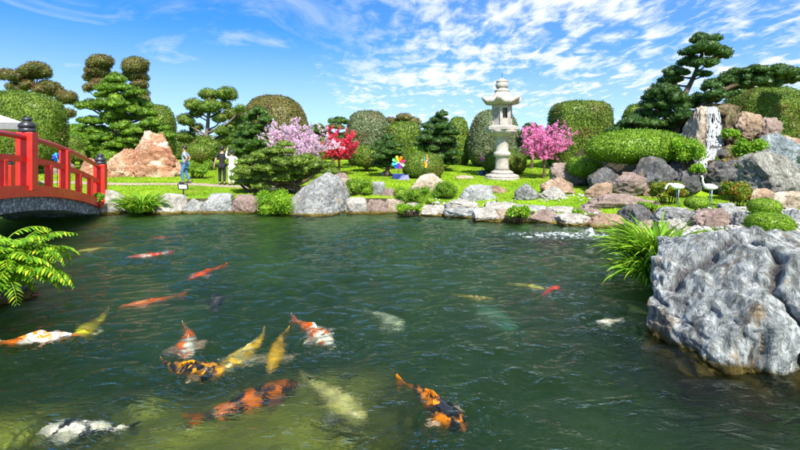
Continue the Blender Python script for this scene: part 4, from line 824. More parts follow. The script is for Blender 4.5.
# loose shrubs
def shrub(u0, u1, v0, v1, Y, mat, label, seed, n=3500, leaf=.09, cat='bush', name='shrub', dep=.8, group=None, stand=.5, asp=.4):
    rng = np.random.default_rng(seed); w = (u1 - u0) * px(Y) / 2; h = (v1 - v0) * px(Y) / 2; c = P((u0 + u1) / 2, (v0 + v1) / 2, Y); root = empty(name, (c[0], c[1], c[2] - h), label, cat, group); g = Geo(); gs = Geo()
    k = max(6, int(10 * w / h)); cs = c + np.stack([rng.uniform(-.75, .75, k) * w, rng.uniform(-.7, .7, k) * w * dep, rng.uniform(-.5, .35, k) * h], 1)
    for q in cs:
        rr = np.array([min(w, h) * .62, min(w, h) * .6, h * .55]) * rng.uniform(.75, 1.1); V, F = ico(2); g.add(q + V * rr * .62 * (1 + .2 * rng.normal(size=(len(V), 1)).clip(-1, 1)), F, 0, False)
        d = unit(rng.normal(size=(n // k, 3)) + np.array([0, 0, .35])); Q = q + d * rr * rng.uniform(.6, 1.12, (len(d), 1)); Q[:, 2] = np.maximum(Q[:, 2], c[2] - h); leaves(g, Q, unit(d + np.array([0, 0, .4])), leaf, leaf * asp, rng, stand, .6)
        gs.add(*tube([(c[0] + (q[0] - c[0]) * .5, c[1], c[2] - h - .12), q], [.02, .01], 5), 0, True)
    build('foliage', g, mat, root); build('stem', gs, M['bark'], root); return root
shrub(183, 211, 158, 175, 23.5, M['bush'], 'loose lime bush between the first walker and the couple', 301, 3800, .09)
shrub(257, 290, 187, 215, 16.35, M['bush_lime'], 'feathery bright green shrub under the spreading pine at the water edge', 302, 5200, .085, asp=.3)
shrub(343, 375, 176, 194, ground_Y(358, 195), M['bush'], 'low green hedge clump behind the triangular boulder', 303, 4200, .06)
shrub(394, 438, 184, 206, ground_Y(416, 204), M['bush'], 'low spreading bright bush in front of the tan pointed boulder', 304, 5600, .06)
shrub(431, 459, 179, 200, ground_Y(445, 198), M['bush'], 'rounded low bush right of the tan pointed boulder', 305, 4200, .06)
shrub(395, 424, 202, 213, 16.0, M['bush_lime'], 'trailing lime groundcover over the edging stones', 306, 2600, .055)
shrub(506, 532, 204, 221, 14.55, M['bush_lime'], 'leafy light green clump growing at the water edge', 307, 2600, .07, asp=.7)
shrub(673, 702, 135, 166, 17.9, M['bush_lime'], 'yellow green shrub at the right end of the cushion shaped bush', 308, 3200, .11)
shrub(737, 766, 137, 162, 17.6, M['bush_lime'], 'leafy yellow green shrub among the waterfall rocks', 309, 1700, .13)
shrub(722, 752, 176, 203, 14.9, M['croton'], 'red tipped croton shrub behind the second white crane', 310, 2300, .085)
shrub(652, 684, 178, 201, 15.6, M['croton'], 'thin yellow tipped shrub behind the first white crane', 311, 1500, .085)
shrub(690, 704, 161, 174, 17.0, M['bush_lime'], 'small lime tuft on the wet rocks', 312, 700, .09)
shrub(643, 658, 202, 210, 14.0, M['bush_lime'], 'small lime plant on the long flat slab', 313, 700, .075)
shrub(636, 652, 201, 208, 14.3, M['bush'], 'tiny green plant beside the small lime plant', 314, 500, .06)
shrub(93, 103, 192, 203, 16.0, M['bush_lime'], 'tuft of yellow leaves at the bridge end post', 315, 500, .07)
shrub(574, 584, 206, 222, 14.2, M['bush_lime'], 'thin grassy weed between the layered stones', 316, 160, .14, asp=.15, stand=.9)
shrub(722, 738, 124, 142, 19.0, M['bush_lime'], 'small fern on the mossy slab beside the waterfall', 317, 600, .12)
shrub(700, 760, 156, 170, 17.9, M['croton'], 'mossy plants growing over the mossy block', 318, 1500, .07)
for a in [(684, 709, 195, 209, 13.2, 'small clipped ball between the white cranes and the bank rocks'), (748, 780, 197, 215, 12.7, 'mid sized clipped ball before the pinkish slab'), (747, 791, 211, 235, 10.4, 'largest clipped ball just behind the layered boulder')]:
    clip_px(a[0] + 1.5, a[1] - 1.5, a[2] + 1.5, a[3], a[4], M['bush'], a[5], name='bush', cat='bush', leaf=.036, pw=2.2, dep=.95, cover=2.2, shaggy=.012, lump=.03)

# strap leaved clumps: every leaf an arching blade
def strap_clump(c, label, n, length, seed, mat, wid=.03, droop=1.0, name='strap_leaf_clump', spread=.25):
    rng = np.random.default_rng(seed); root = empty(name, c, label, 'plant'); c = np.asarray(c, float); g = Geo(); m = 8
    for k in range(n):
        a = rng.uniform(0, 6.283); o = np.array([math.cos(a), math.sin(a), 0]); L = length * rng.uniform(.55, 1.1); el = R(rng.uniform(45, 88)); b = c + o * rng.uniform(0, spread) + np.array([0, 0, rng.uniform(-.02, .08)])
        pts = [b]; e = el
        for j in range(m - 1): pts.append(pts[-1] + (o * math.cos(e) + np.array([0, 0, math.sin(e)])) * L / (m - 1)); e -= droop * rng.uniform(.12, .3)
        pts = np.array(pts); s = np.cross(o, [0, 0, 1]); tw = rng.normal() * .4; s = unit(s + np.array([0, 0, tw])); w = wid * rng.uniform(.7, 1.2) * np.array([.55, .9, 1, 1, .95, .8, .5, .06])
        up = unit(np.cross(s, np.gradient(pts, axis=0))) * (w * .35)[:, None]
        V = np.stack([pts - s * w[:, None] + up, pts, pts + s * w[:, None] + up], 1).reshape(-1, 3); i = np.arange(m - 1)[:, None] * 3
        g.add(V, np.concatenate([i + [0, 1, 4, 3], i + [1, 2, 5, 4]]), 0, True)
    build('foliage', g, mat, root); return root
strap_clump((4.45, 8.3, .22), 'big clump of lime strap leaves behind the layered boulder', 620, 1.0, 401, M['strap'], .019, 1.0, spread=.42)
strap_clump((4.1, 7.9, .05), 'low fringe of lime strap leaves drooping to the water', 300, .7, 402, M['strap'], .019, 1.2, spread=.32)
strap_clump((-8.85, 16.45, .10), 'spiky green fern clump spilling over the cream edging stones', 420, .85, 403, M['strap'], .026, 1.0, spread=.42)
strap_clump((4.62, 4.9, .48), 'thin grass tuft sprouting from a cleft of the layered boulder', 26, .32, 404, M['strap'], .008, .8, spread=.03, name='grass_tuft')

# foreground fern with pinnate fronds
def fern():
    rng = np.random.default_rng(77); c = np.array([-5.6, 6.65, .66]); root = empty('leafy_fern', c, 'leafy fern with pinnate fronds hanging over the water', 'plant')
    for k in range(230):
        g = Geo(); a = rng.uniform(-2.4, 1.0) if k % 5 else rng.uniform(0, 6.28); o = np.array([math.cos(a), math.sin(a), 0]); L = rng.uniform(.38, .72); e = R(rng.uniform(0, 70)); b = c + np.array([rng.uniform(-.7, .42), rng.uniform(-.5, .45), rng.uniform(-.22, .22)]); m = 12; pts = [b]
        for j in range(m): pts.append(pts[-1] + (o * math.cos(e) + np.array([0, 0, math.sin(e)])) * L / m); e -= rng.uniform(.09, .17)
        pts = np.array(pts); g.add(*tube(pts, np.linspace(.008, .002, len(pts)), 4), 0, True); t = unit(np.gradient(pts, axis=0)); s = unit(np.cross(t, [0, 0, 1.0]))
        for j in range(3, len(pts)):
            sz = .135 * math.sin(math.pi * (.18 + .76 * j / len(pts))) * rng.uniform(.85, 1.15)
            for sg in (-1, 1):
                d = unit(s[j] * sg + t[j] * .55 + np.array([0, 0, -.28 + rng.normal() * .12])); wv = unit(np.cross(d, [0, 0, 1.0])) * sz * .17; p = pts[j]; dn = np.array([0, 0, -sz * .12])
                g.add([p, p + d * sz * .35 + wv, p + d * sz * .7 + wv * .8 + dn, p + d * sz + dn * 2, p + d * sz * .7 - wv * .8 + dn, p + d * sz * .35 - wv, p + d * sz * .4 + np.array([0, 0, -.008])], [[0, 6, 1], [1, 6, 2], [2, 6, 3], [3, 6, 4], [4, 6, 5], [5, 6, 0]])
        build('frond', g, M['fern'], root)
fern()

# ---------------------------------------------------------------- red arched bridge
BO = np.array([-10.3, 16.5]); BD = np.array([.272, -.9623]); BN = np.array([-.9623, -.272])        # foot, direction, inward normal
BL = 15.5; BW = 2.7
def bz(s): return .45 + .2607 * s - .0168 * s * s
def bp(s, off, z): q = BO + BD * s + BN * off; return np.array([q[0], q[1], z])
def sweep(prof, s0, s1, n, zf):
    """profile points (offset, dz) swept along the arch"""
    V = []; m = len(prof)
    for s in np.linspace(s0, s1, n): V += [bp(s, o, zf(s) + dz) for o, dz in prof]
    F = [[i * m + k, i * m + (k + 1) % m, (i + 1) * m + (k + 1) % m, (i + 1) * m + k] for i in range(n - 1) for k in range(m)]
    F += [list(range(m))[::-1], [(n - 1) * m + k for k in range(m)]]; return np.array(V), F
def rail_sweep(off, dz, r, s0, s1, n=40, k=10):
    pts = np.array([bp(s, off, bz(s) + dz) for s in np.linspace(s0, s1, n)]); return tube(pts, r, k)
bridge = empty('arched_bridge', (BO[0], BO[1], .2), 'vermilion arched bridge with black capped posts on a pebbled stone arch', 'bridge')
g = Geo().add(*sweep([(.1, -.04), (BW - .1, -.04), (BW - .1, -.16), (.1, -.16)], 0, BL, 40, bz)); build('deck', g, M['wood'], bridge)
for off in (0, BW):
    sg = 1 if off == 0 else -1
    g = Geo().add(*sweep([(off - .11 * sg, 0), (off + .09 * sg, 0), (off + .09 * sg, -.27), (off - .11 * sg, -.27)][::sg], -.1, BL + .1, 44, bz), 0); build('fascia', g, M['vermilion'], bridge)
    g = Geo().add(*rail_sweep(off, 1.13, .065, 0, BL, 44, 12), 0, True); build('top_rail', g, M['rail_red'], bridge)
    g = Geo().add(*sweep([(off - .05, .68), (off + .05, .68), (off + .05, .54), (off - .05, .54)], 0, BL, 44, bz)); build('middle_rail', g, M['vermilion'], bridge)
    for s, kind in [(0, 'n'), (5.3, 'n'), (BL - 5.3, 'n'), (BL, 'n'), (2.0, 's'), (3.05, 't'), (4.1, 's'), (1.0, 's'), (6.4, 's'), (7.2, 's'), (7.95, 't'), (8.7, 's'), (9.4, 's'), (BL - 3.05, 't'), (BL - 2, 's'), (BL - 4.1, 's'), (BL - 1, 's')]:
        hw, top, bot = {'n': (.17, 1.26, -.12), 't': (.11, 1.10, -.01), 's': (.075, .56, -.01)}[kind]; z0, z1 = bz(s) + bot, bz(s) + top; c = bp(s, off, (z0 + z1) / 2)
        ax = np.array([*BD, 0]) * hw; ay = np.array([*BN, 0]) * hw; g = Geo().add(*boxg(c, ax, ay, (0, 0, (z1 - z0) / 2), .02 if kind == 'n' else .012))
        post = build('post' if kind == 'n' else 'baluster', g, M['vermilion'], bridge)
        if kind == 'n':
            g = Geo().add(*lathe([(r * .93, h * .86) for r, h in [(.0, -.02), (.185, -.02), (.185, .1), (.165, .11), (.165, .125), (.19, .135), (.19, .21), (.15, .25), (.145, .27), (.10, .29), (.085, .31), (.115, .335), (.12, .36), (.09, .4), (.03, .43), (0, .435)]], (c[0], c[1], z1), 20), 0, True); subpart('cap', g, M['capblack'], post)
# stone arch ring below: side faces and soffit
def arch_low(s): return .02 + .95 * (1 - ((s - BL / 2) / (BL / 2)) ** 2) ** .85 * 1.0
def arch_z(s): return min(arch_low(s), bz(s) - .31)
V = []; ns = 48; prof = (-.03, BW + .03)
for s in np.linspace(0, BL, ns):
    for o in prof: V += [bp(s, o, bz(s) - .272), bp(s, o, max(-.3, bz(s) - .27 - np.interp(s, [0, 1.5, 4, BL / 2, BL - 4, BL - 1.5, BL], [.18, .34, .33, .34, .33, .34, .18])))]
F = []
for i in range(ns - 1):
    a = i * 4; b = a + 4; F += [[a, a + 1, b + 1, b], [a + 2, b + 2, b + 3, a + 3], [a + 1, a + 3, b + 3, b + 1], [a, b, b + 2, a + 2]]
build('stone_arch', Geo().add(V, F), M['cobble'], bridge)
for s in (-.25, BL + .25):
    c = bp(s, BW / 2, -.1); g = Geo().add(*boxg(c, np.array([*BD, 0]) * .55, np.array([*BN, 0]) * (BW / 2 + .02), (0, 0, .40), .05)); build('abutment', g, M['cobble'], bridge)

# ---- pavilion at the left edge
pav = empty('pavilion', (-18.4, 18.6, .5), 'open pavilion with grey hipped roof and thick eave behind the bridge', 'pavilion')
hx, hy = 3.3, 2.6; c0 = np.array([-18.4, 18.6, 2.98]); hx = hy = 2.75; rot45 = lambda a, b: np.array([(a + b) * .7071, (b - a) * .7071]); ring = lambda sx, sy, z: [c0 + np.array([*rot45(i * sx, j * sy), z]) for i, j in ((-1, -1), (-1, 1), (1, 1), (1, -1))][::-1]
V = ring(hx, hy, 0) + ring(hx, hy, .26) + ring(hx - 1.0, hy - 1.0, .72) + ring(.25, .25, 1.9)
F = [[0, 3, 2, 1]] + [[k * 4 + i, k * 4 + (i + 1) % 4, k * 4 + 4 + (i + 1) % 4, k * 4 + 4 + i] for k in (1, 2) for i in range(4)] + [[12, 13, 14, 15]]
build('roof', Geo().add(V, F), M['roofgrey'], pav)
e = ring(hx + .004, hy + .004, .01) + ring(hx + .004, hy + .004, .25); build('eave', Geo().add(e, [[i, (i + 1) % 4, 4 + (i + 1) % 4, 4 + i] for i in range(4)]), M['eave'], pav)
for i, j in ((-1, -1), (1, -1), (1, 1), (-1, 1)):
    q = c0 + np.array([*rot45(i * 1.6, j * 1.6), 0]); zb = gz(q[0], q[1]); build('column', Geo().add(*boxg((q[0], q[1], (zb + 3.1) / 2 - .1), (.11, 0, 0), (0, .11, 0), (0, 0, (3.1 - zb) / 2 + .1), .015)), M['wood'], pav)

# ---------------------------------------------------------------- stone lantern
LY = 23.6; LB = P(502, 178, LY); LB[2] = gz(LB[0], LB[1]) - .03; u_ = px(LY)
lan = empty('stone_lantern', LB, 'tall pale granite lantern with upturned roof on the lawn', 'lantern')
lx, ly, lz = LB; HT = EYE - (78 - HV) * u_ - lz; k_ = HT / 100.0                       # metres per photo pixel of lantern height
def ln(name, prof, n=36, mod=None, smooth=True): return build(name, Geo().add(*lathe([(r * k_, h * k_) for r, h in prof], (lx, ly, lz), n, mod=mod), 0, smooth), M['lantern'], lan)
lob = lambda q, a: (lambda an: 1 + a * np.abs(np.cos(an * q / 2)))
ln('base', [(17, 0), (17, 1.6), (16.4, 2.2)], 36, None, False)
ln('base_petals', [(15.6, 2.2), (16, 3.2), (14.8, 4.6), (11.5, 5.6)], 72, lob(18, .05))
ln('plinth', [(11, 5.6), (11, 7.4), (9, 8.6), (7.8, 9)], 36)
ln('column', [(7.6, 9), (6.6, 12), (6.4, 22), (6.6, 22.4), (8.2, 23), (8.4, 24.6), (8.2, 26.4), (6.8, 27), (6.2, 28), (6.0, 39), (6.6, 40)], 36)
ln('column_cap', [(6.6, 40), (7.8, 40.6), (8.2, 42)], 36)
ln('platform_petals', [(8.0, 42), (11, 43.6), (13.6, 46.4), (14.6, 48.6)], 72, lob(12, .07))
hexm = lambda an: 1 / np.maximum(np.cos((an + math.pi / 6) % (math.pi / 3) - math.pi / 6), .5) * .96
ln('platform', [(14.8, 48.6), (15.2, 49), (15.2, 51.6), (12, 52.8), (10, 53.4)], 36, hexm, False)
# fire box: six corner posts, sills, lattice windows
fb = Geo(); r0 = 9.4 * k_
HW = []
for i in range(6):
    a0, a1 = math.pi / 3 * i + .16, math.pi / 3 * (i + 1) + .16; A = np.array([lx + r0 * math.cos(a0), ly + r0 * math.sin(a0)]); Bq = np.array([lx + r0 * math.cos(a1), ly + r0 * math.sin(a1)]); mid = (A + Bq) / 2; t = unit(Bq - A); n = unit(mid - np.array([lx, ly])); half = np.linalg.norm(Bq - A) / 2
    z0, z1 = lz + 53.4 * k_, lz + 73.5 * k_; th = .6 * k_
    wz0, wz1, ww = z0 + 6.5 * k_, z1 - 3.5 * k_, half * .52
    def pan(cu, w, za, zb): fb.add(*boxg((*(mid + t * cu - n * th), (za + zb) / 2), (*(t * w), 0), (*(n * th), 0), (0, 0, (zb - za) / 2)))
    pan(-(half + ww) / 2, (half - ww) / 2, z0, z1); pan((half + ww) / 2, (half - ww) / 2, z0, z1); pan(0, ww, z0, wz0); pan(0, ww, wz1, z1)
    fb.add(*boxg((*(mid - t * half * .995), (z0 + z1) / 2), (*(t * .7 * k_), 0), (*(n * .9 * k_), 0), (0, 0, (z1 - z0) / 2 - .002), .01))
    HW.append((mid, t, n, ww, wz0, wz1))
build('fire_box', fb, M['lantern'], lan)
for i, (mid, t, n, ww, a, b) in enumerate(HW):
    if i % 2 == 0: continue
    g = Geo()
    for q in (-.6, -.2, .2, .6): g.add(*boxg((*(mid + t * q * ww - n * .5 * k_), (a + b) / 2), (*(t * ww * .07), 0), (*(n * .25 * k_), 0), (0, 0, (b - a) / 2)))
    for q in (-.6, -.2, .2, .6): g.add(*boxg((*(mid - n * .5 * k_), (a + b) / 2 + q * (b - a) / 2), (*(t * ww), 0), (*(n * .22 * k_), 0), (0, 0, (b - a) * .035)))
    build('lattice', g, M['lantern'], lan)
build('fire_box_core', Geo().add(*lathe([(5.4 * k_, 53.5 * k_), (5.4 * k_, 73.4 * k_)], (lx, ly, lz), 6)), M['lantern_hole'], lan)
# roof with six upturned corners
V = []; na = 72; lv = [(9.0, 73.5), (12.5, 73.3), (16.2, 73.8), (18.2, 75.8), (16.8, 77.8), (13.5, 79.3), (10, 81.4), (7.6, 84.2), (6.6, 86.2)]
for j, (r, h) in enumerate(lv):
    for i in range(na):
        a = 2 * math.pi * i / na + .16; cs = abs(math.cos(3 * (a - .16))) ** 6; edge = max(0, (r - 8) / 10); rr = r * (1 + .16 * cs * edge - .05 * (1 - cs) * edge); hh = h + 4.2 * cs * edge ** 1.5 + .5 * (.5 + .5 * math.cos(12 * (a - .16))) * edge * (1 if j > 3 else 0)
        V.append([lx + rr * k_ * math.cos(a), ly + rr * k_ * math.sin(a), lz + hh * k_])
F = [[j * na + i, j * na + (i + 1) % na, (j + 1) * na + (i + 1) % na, (j + 1) * na + i] for j in range(len(lv) - 1) for i in range(na)] + [list(range(na))[::-1], [(len(lv) - 1) * na + i for i in range(na)]]
build('roof', Geo().add(V, F, 0, True), M['lantern'], lan)
ln('finial_seat', [(6.6, 86.1), (7, 87.4), (6.2, 88.6), (5, 89), (5, 89.6)], 36, lob(9, .05))
ln('finial', [(4.4, 89.6), (6, 90.8), (6.4, 93), (5.4, 95.2), (5.2, 95.6), (5.8, 96), (5.2, 97.6), (2.6, 98.8), (.8, 99.4), (.5, 100), (0, 100)], 36)
build('rod', Geo().add(*tube([(lx, ly, lz + 99.4 * k_), (lx, ly, lz + 105 * k_)], .012, 6)), M['black'], lan)

# ---------------------------------------------------------------- waterfall
wf = empty('waterfall', P(712, 180, 17.5), 'white waterfall dropping in steps between the mossy slabs', 'waterfall')
def fall(name, pts, seed, dens='fall'):
    """pts: (u left, u right, v, Y) rows from top to bottom"""
    rng = np.random.default_rng(seed); n = 14; rows = []
    pts = spline(pts, 7)
    for u0, u1, v, Y in pts: rows.append([P(u0 + (u1 - u0) * t, v, Y) for t in np.linspace(0, 1, n)])
    A = np.array(rows); q = A.reshape(-1, 3) * np.array([5, 5, .8]); A[..., 1] -= (.10 + .10 * fbm(q, 3, seed)).reshape(A.shape[:2]) + .12 * np.sin(np.linspace(0, math.pi, n))[None]
    m = len(A); V = np.concatenate([A.reshape(-1, 3), (A + np.array([0, .10, -.01])).reshape(-1, 3)]); i = np.arange(m * n).reshape(m, n); f = np.stack([i[:-1, :-1], i[1:, :-1], i[1:, 1:], i[:-1, 1:]], -1).reshape(-1, 4)
    return build(name, Geo().add(V, np.concatenate([f, f[:, ::-1] + m * n]), 0, True), M[dens], wf)
fall('upper_fall', [(705, 716, 107, 20.3), (706, 718, 111, 19.75), (707, 720, 125, 19.6), (707, 722, 148, 19.3)], 1)
fall('middle_fall', [(706, 721, 147, 19.0), (702, 716, 151, 18.4), (700, 713, 160, 18.2)], 2)
fall('lower_fall', [(699, 710, 158, 18.1), (697, 706, 162, 17.6), (698, 705, 170, 17.4)], 3)
# ---------------------------------------------------------------- bubbling aerator in the pond
def splash():
    rng = np.random.default_rng(8); g = Geo(); c = np.array([4.2, 12.45, 0]); x, y = np.meshgrid(np.linspace(-1.5, 1.3, 110), np.linspace(-.62, .62, 60)); q = np.stack([x.ravel() * 4, y.ravel() * 6, 0 * x.ravel()], 1)
    e = np.clip(1 - (x / 1.35) ** 2 - (y / .55) ** 2, -1, 1); z = -.035 + .05 * e + .05 * np.abs(fbm(q, 4, 61).reshape(x.shape)) * (e > -.6) + .03 * fbm(q * 3, 3, 64).reshape(x.shape) + .17 * np.exp(-((x - .72) ** 2 + y ** 2) / .018) * (1 + fbm(q * 4, 2, 63).reshape(x.shape))
    i = np.arange(x.size).reshape(x.shape); g.add(np.stack([x + c[0], y + c[1], z], -1).reshape(-1, 3), np.stack([i[:-1, :-1], i[:-1, 1:], i[1:, 1:], i[1:, :-1]], -1).reshape(-1, 4), 0, True)
    for k in range(160):
        p = c + np.array([rng.normal() * .4 + .45, rng.normal() * .2, abs(rng.normal()) * .09 + .03]); g.add(p + ico(1)[0] * rng.uniform(.004, .012), ico(1)[1], 0, True)
    return g
tag(build('water_splash', splash(), M['bubbles']), 'white bubbling foam over the pond aerator', 'foam', kind='stuff')

# ---------------------------------------------------------------- koi
def koi_mat(i, base, patch, amt):
    m, nt, b = newmat('koi skin %d' % i); tcn = nt.nodes.new('ShaderNodeTexCoord'); mp = nt.nodes.new('ShaderNodeMapping'); mp.inputs['Location'].default_value = (i * 3.7, i * 1.3, i); mp.inputs['Scale'].default_value = (1, .8, .6)
    nt.links.new(tcn.outputs['Object'], mp.inputs[0]); n = nt.nodes.new('ShaderNodeTexNoise'); n.inputs['Scale'].default_value = 7.5; n.inputs['Detail'].default_value = 6; n.inputs['Roughness'].default_value = .6; n.inputs['Distortion'].default_value = .6; nt.links.new(mp.outputs[0], n.inputs['Vector'])
    t = .62 - .24 * amt; c = mixc(nt, maprange(nt, n.outputs[0], t - .03, t + .03), base, patch)
    vo = nt.nodes.new('ShaderNodeTexVoronoi'); vo.inputs['Scale'].default_value = 55; nt.links.new(tcn.outputs['Object'], vo.inputs['Vector'])
    c = mixc(nt, .35, c, ramp(nt, vo.outputs['Distance'], [(.0, (1.15, 1.15, 1.15)), (.7, (.6, .6, .6))]), 'MULTIPLY')
    nt.links.new(c, b.inputs['Base Color']); b.inputs['Roughness'].default_value = .28; b.inputs['Specular IOR Level'].default_value = .5; nt.links.new(bump(nt, vo.outputs['Distance'], .25, .006), b.inputs['Normal']); return m
def fin_mat(i, c):
    m, nt, b = newmat('koi fin %d' % i); f = tnoise(nt, 30, 3, .6, sc3=((1, 3, 3),)); nt.links.new(ramp(nt, f, [(.3, tuple(x * .7 for x in c)), (.7, c)]), b.inputs['Base Color']); b.inputs['Roughness'].default_value = .4
    t = nt.nodes.new('ShaderNodeBsdfTransparent'); ms = nt.nodes.new('ShaderNodeMixShader'); ms.inputs[0].default_value = .7; nt.links.new(t.outputs[0], ms.inputs[1]); nt.links.new(b.outputs[0], ms.inputs[2]); nt.links.new(ms.outputs[0], nt.nodes['Material Output'].inputs[0]); return m
M['koi_eye'] = plain('koi eye', (.01, .01, .01), .1)
def koi(i, head, tail, dz, bend, base, patch, amt, girth, label):
    L0 = min(1.05, max(.42, np.linalg.norm(onz(*head) - onz(*tail)))); dz = min(dz, -.113 * L0 * girth - (-.012 if dz > -.058 else .02 if dz > -.14 else .07)); H, T = onz(head[0], head[1], dz), onz(tail[0], tail[1], dz); L = min(1.05, max(.42, np.linalg.norm(H - T))); d = unit(H - T); c = (H + T) / 2; s = np.array([-d[1], d[0], 0]); up = np.array([0, 0, 1.0])
    def mp(p): p = np.atleast_2d(np.asarray(p, float)); x = p[:, 0]; yb = bend * L * (np.sin((.5 - x / L) * 2.6) * (.5 - x / L) * 1.1 - .25); return c + x[:, None] * d + (p[:, 1] + yb)[:, None] * s + p[:, 2:3] * up
    t = np.array([0, .02, .06, .12, .2, .3, .42, .54, .66, .76, .83, .88]); hw = np.array([.012, .030, .048, .062, .074, .080, .076, .064, .046, .030, .020, .016]) * L * girth * 1.45; hh = np.array([.010, .026, .046, .066, .084, .094, .092, .078, .058, .040, .034, .040]) * L * girth * 1.2
    n = 16; an = np.arange(n) * 2 * math.pi / n; V = []
    for k in range(len(t)): V.append(np.stack([np.full(n, L * (.5 - t[k])), hw[k] * np.cos(an), hh[k] * np.sin(an) * np.where(np.sin(an) > 0, 1, .9) - .02 * L * (k == 0)], 1))
    V = mp(np.concatenate(V)); F = [[k * n + j, k * n + (j + 1) % n, (k + 1) * n + (j + 1) % n, (k + 1) * n + j] for k in range(len(t) - 1) for j in range(n)] + [list(range(n))[::-1], [(len(t) - 1) * n + j for j in range(n)]]
    sk = koi_mat(i, base, patch, amt); fm = fin_mat(i, tuple(.35 * a + .65 * b for a, b in zip(base, (.7, .68, .6))) if max(base) > .1 else (.06, .06, .07))
    o = build('koi', Geo().add(V, F, 0, True), sk, origin=c); tag(o, label, 'fish', 'koi in the pond'); ORG[o.name] = c; parts = [o]
    def fin(name, P2, mat=fm):                                      # fan of thin double skin, thickness 4 mm
        P2 = np.asarray(P2, float); nn = np.array([0, .002, 0]) if name != 'pectoral_fin' else np.array([0, 0, .002]); m = len(P2); A = mp(P2 + nn); Bq = mp(P2 - nn); f = [list(range(m)), [m + k for k in range(m)][::-1]] + [[k, m + k, m + (k + 1) % m, (k + 1) % m] for k in range(m)]
        q = build(name, Geo().add(np.concatenate([A, Bq]), f), mat, o); parts.append(q)
    x0 = L * (.5 - .86); fin('tail_fin', [(x0, 0, .025 * L), (x0 - .06 * L, .005 * L, .075 * L), (x0 - .17 * L, .02 * L, .12 * L), (x0 - .15 * L, .02 * L, .06 * L), (x0 - .10 * L, .012 * L, 0), (x0 - .15 * L, .02 * L, -.06 * L), (x0 - .17 * L, .02 * L, -.12 * L), (x0 - .06 * L, .005 * L, -.075 * L), (x0, 0, -.025 * L)], sk)
    zb = lambda x: np.interp(.5 - x / L, t, hh) - .012 * L
    xs = np.linspace(.14, -.2, 7) * L; fin('dorsal_fin', [(x, 0, zb(x)) for x in xs] + [(x - .05 * L, .01 * L, zb(x) + .05 * L * h) for x, h in zip(xs[::-1], (.35, .5, .6, .75, .9, 1, .7))], sk)
    for q in (-1, 1): fin('pectoral_fin', [(.27 * L, q * .055 * L * girth, -.03 * L), (.27 * L, q * .13 * L, -.035 * L), (.22 * L, q * .2 * L, -.045 * L), (.15 * L, q * .2 * L, -.05 * L), (.12 * L, q * .14 * L, -.045 * L), (.19 * L, q * .06 * L * girth, -.035 * L)])
    for q in (-1, 1):
        Vi, Fi = ico(2); e = build('eye', Geo().add(mp(np.array([[.40 * L, q * .056 * L * girth, .022 * L]]))[0] + Vi * .011 * L, Fi, 0, True), M['koi_eye'], o); parts.append(e)
    for q in parts: q.cycles.is_caustics_receiver = True
for i, k in enumerate(KOI): koi(i, *k)

# ---------------------------------------------------------------- people on the path
def skin_mesh(verts, edges, radii, root=0, sub=2):
    me = bpy.data.meshes.new('tmp'); me.from_pydata([tuple(float(x) for x in v) for v in verts], edges, []); ob = bpy.data.objects.new('tmp', me); COL.objects.link(ob)
    md = ob.modifiers.new('skin', 'SKIN'); md.use_smooth_shade = True
    sl = me.skin_vertices[0].data if me.skin_vertices else None
    if sl is None:
        bpy.context.view_layer.objects.active = ob; ob.select_set(True); bpy.ops.object.skin_root_mark; me.attributes
    for i, r in enumerate(radii):
        rr = r if isinstance(r, tuple) else (r, r); sl[i].radius = rr; sl[i].use_root = (i == root)
    s = ob.modifiers.new('sub', 'SUBSURF'); s.levels = s.render_levels = sub
    bpy.context.view_layer.update(); dg = bpy.context.evaluated_depsgraph_get(); ev = ob.evaluated_get(dg); m = ev.to_mesh()
    V = np.array([v.co[:] for v in m.vertices]); F = [list(p.vertices) for p in m.polygons]; ev.to_mesh_clear(); bpy.data.objects.remove(ob); bpy.data.meshes.remove(me); return V, F
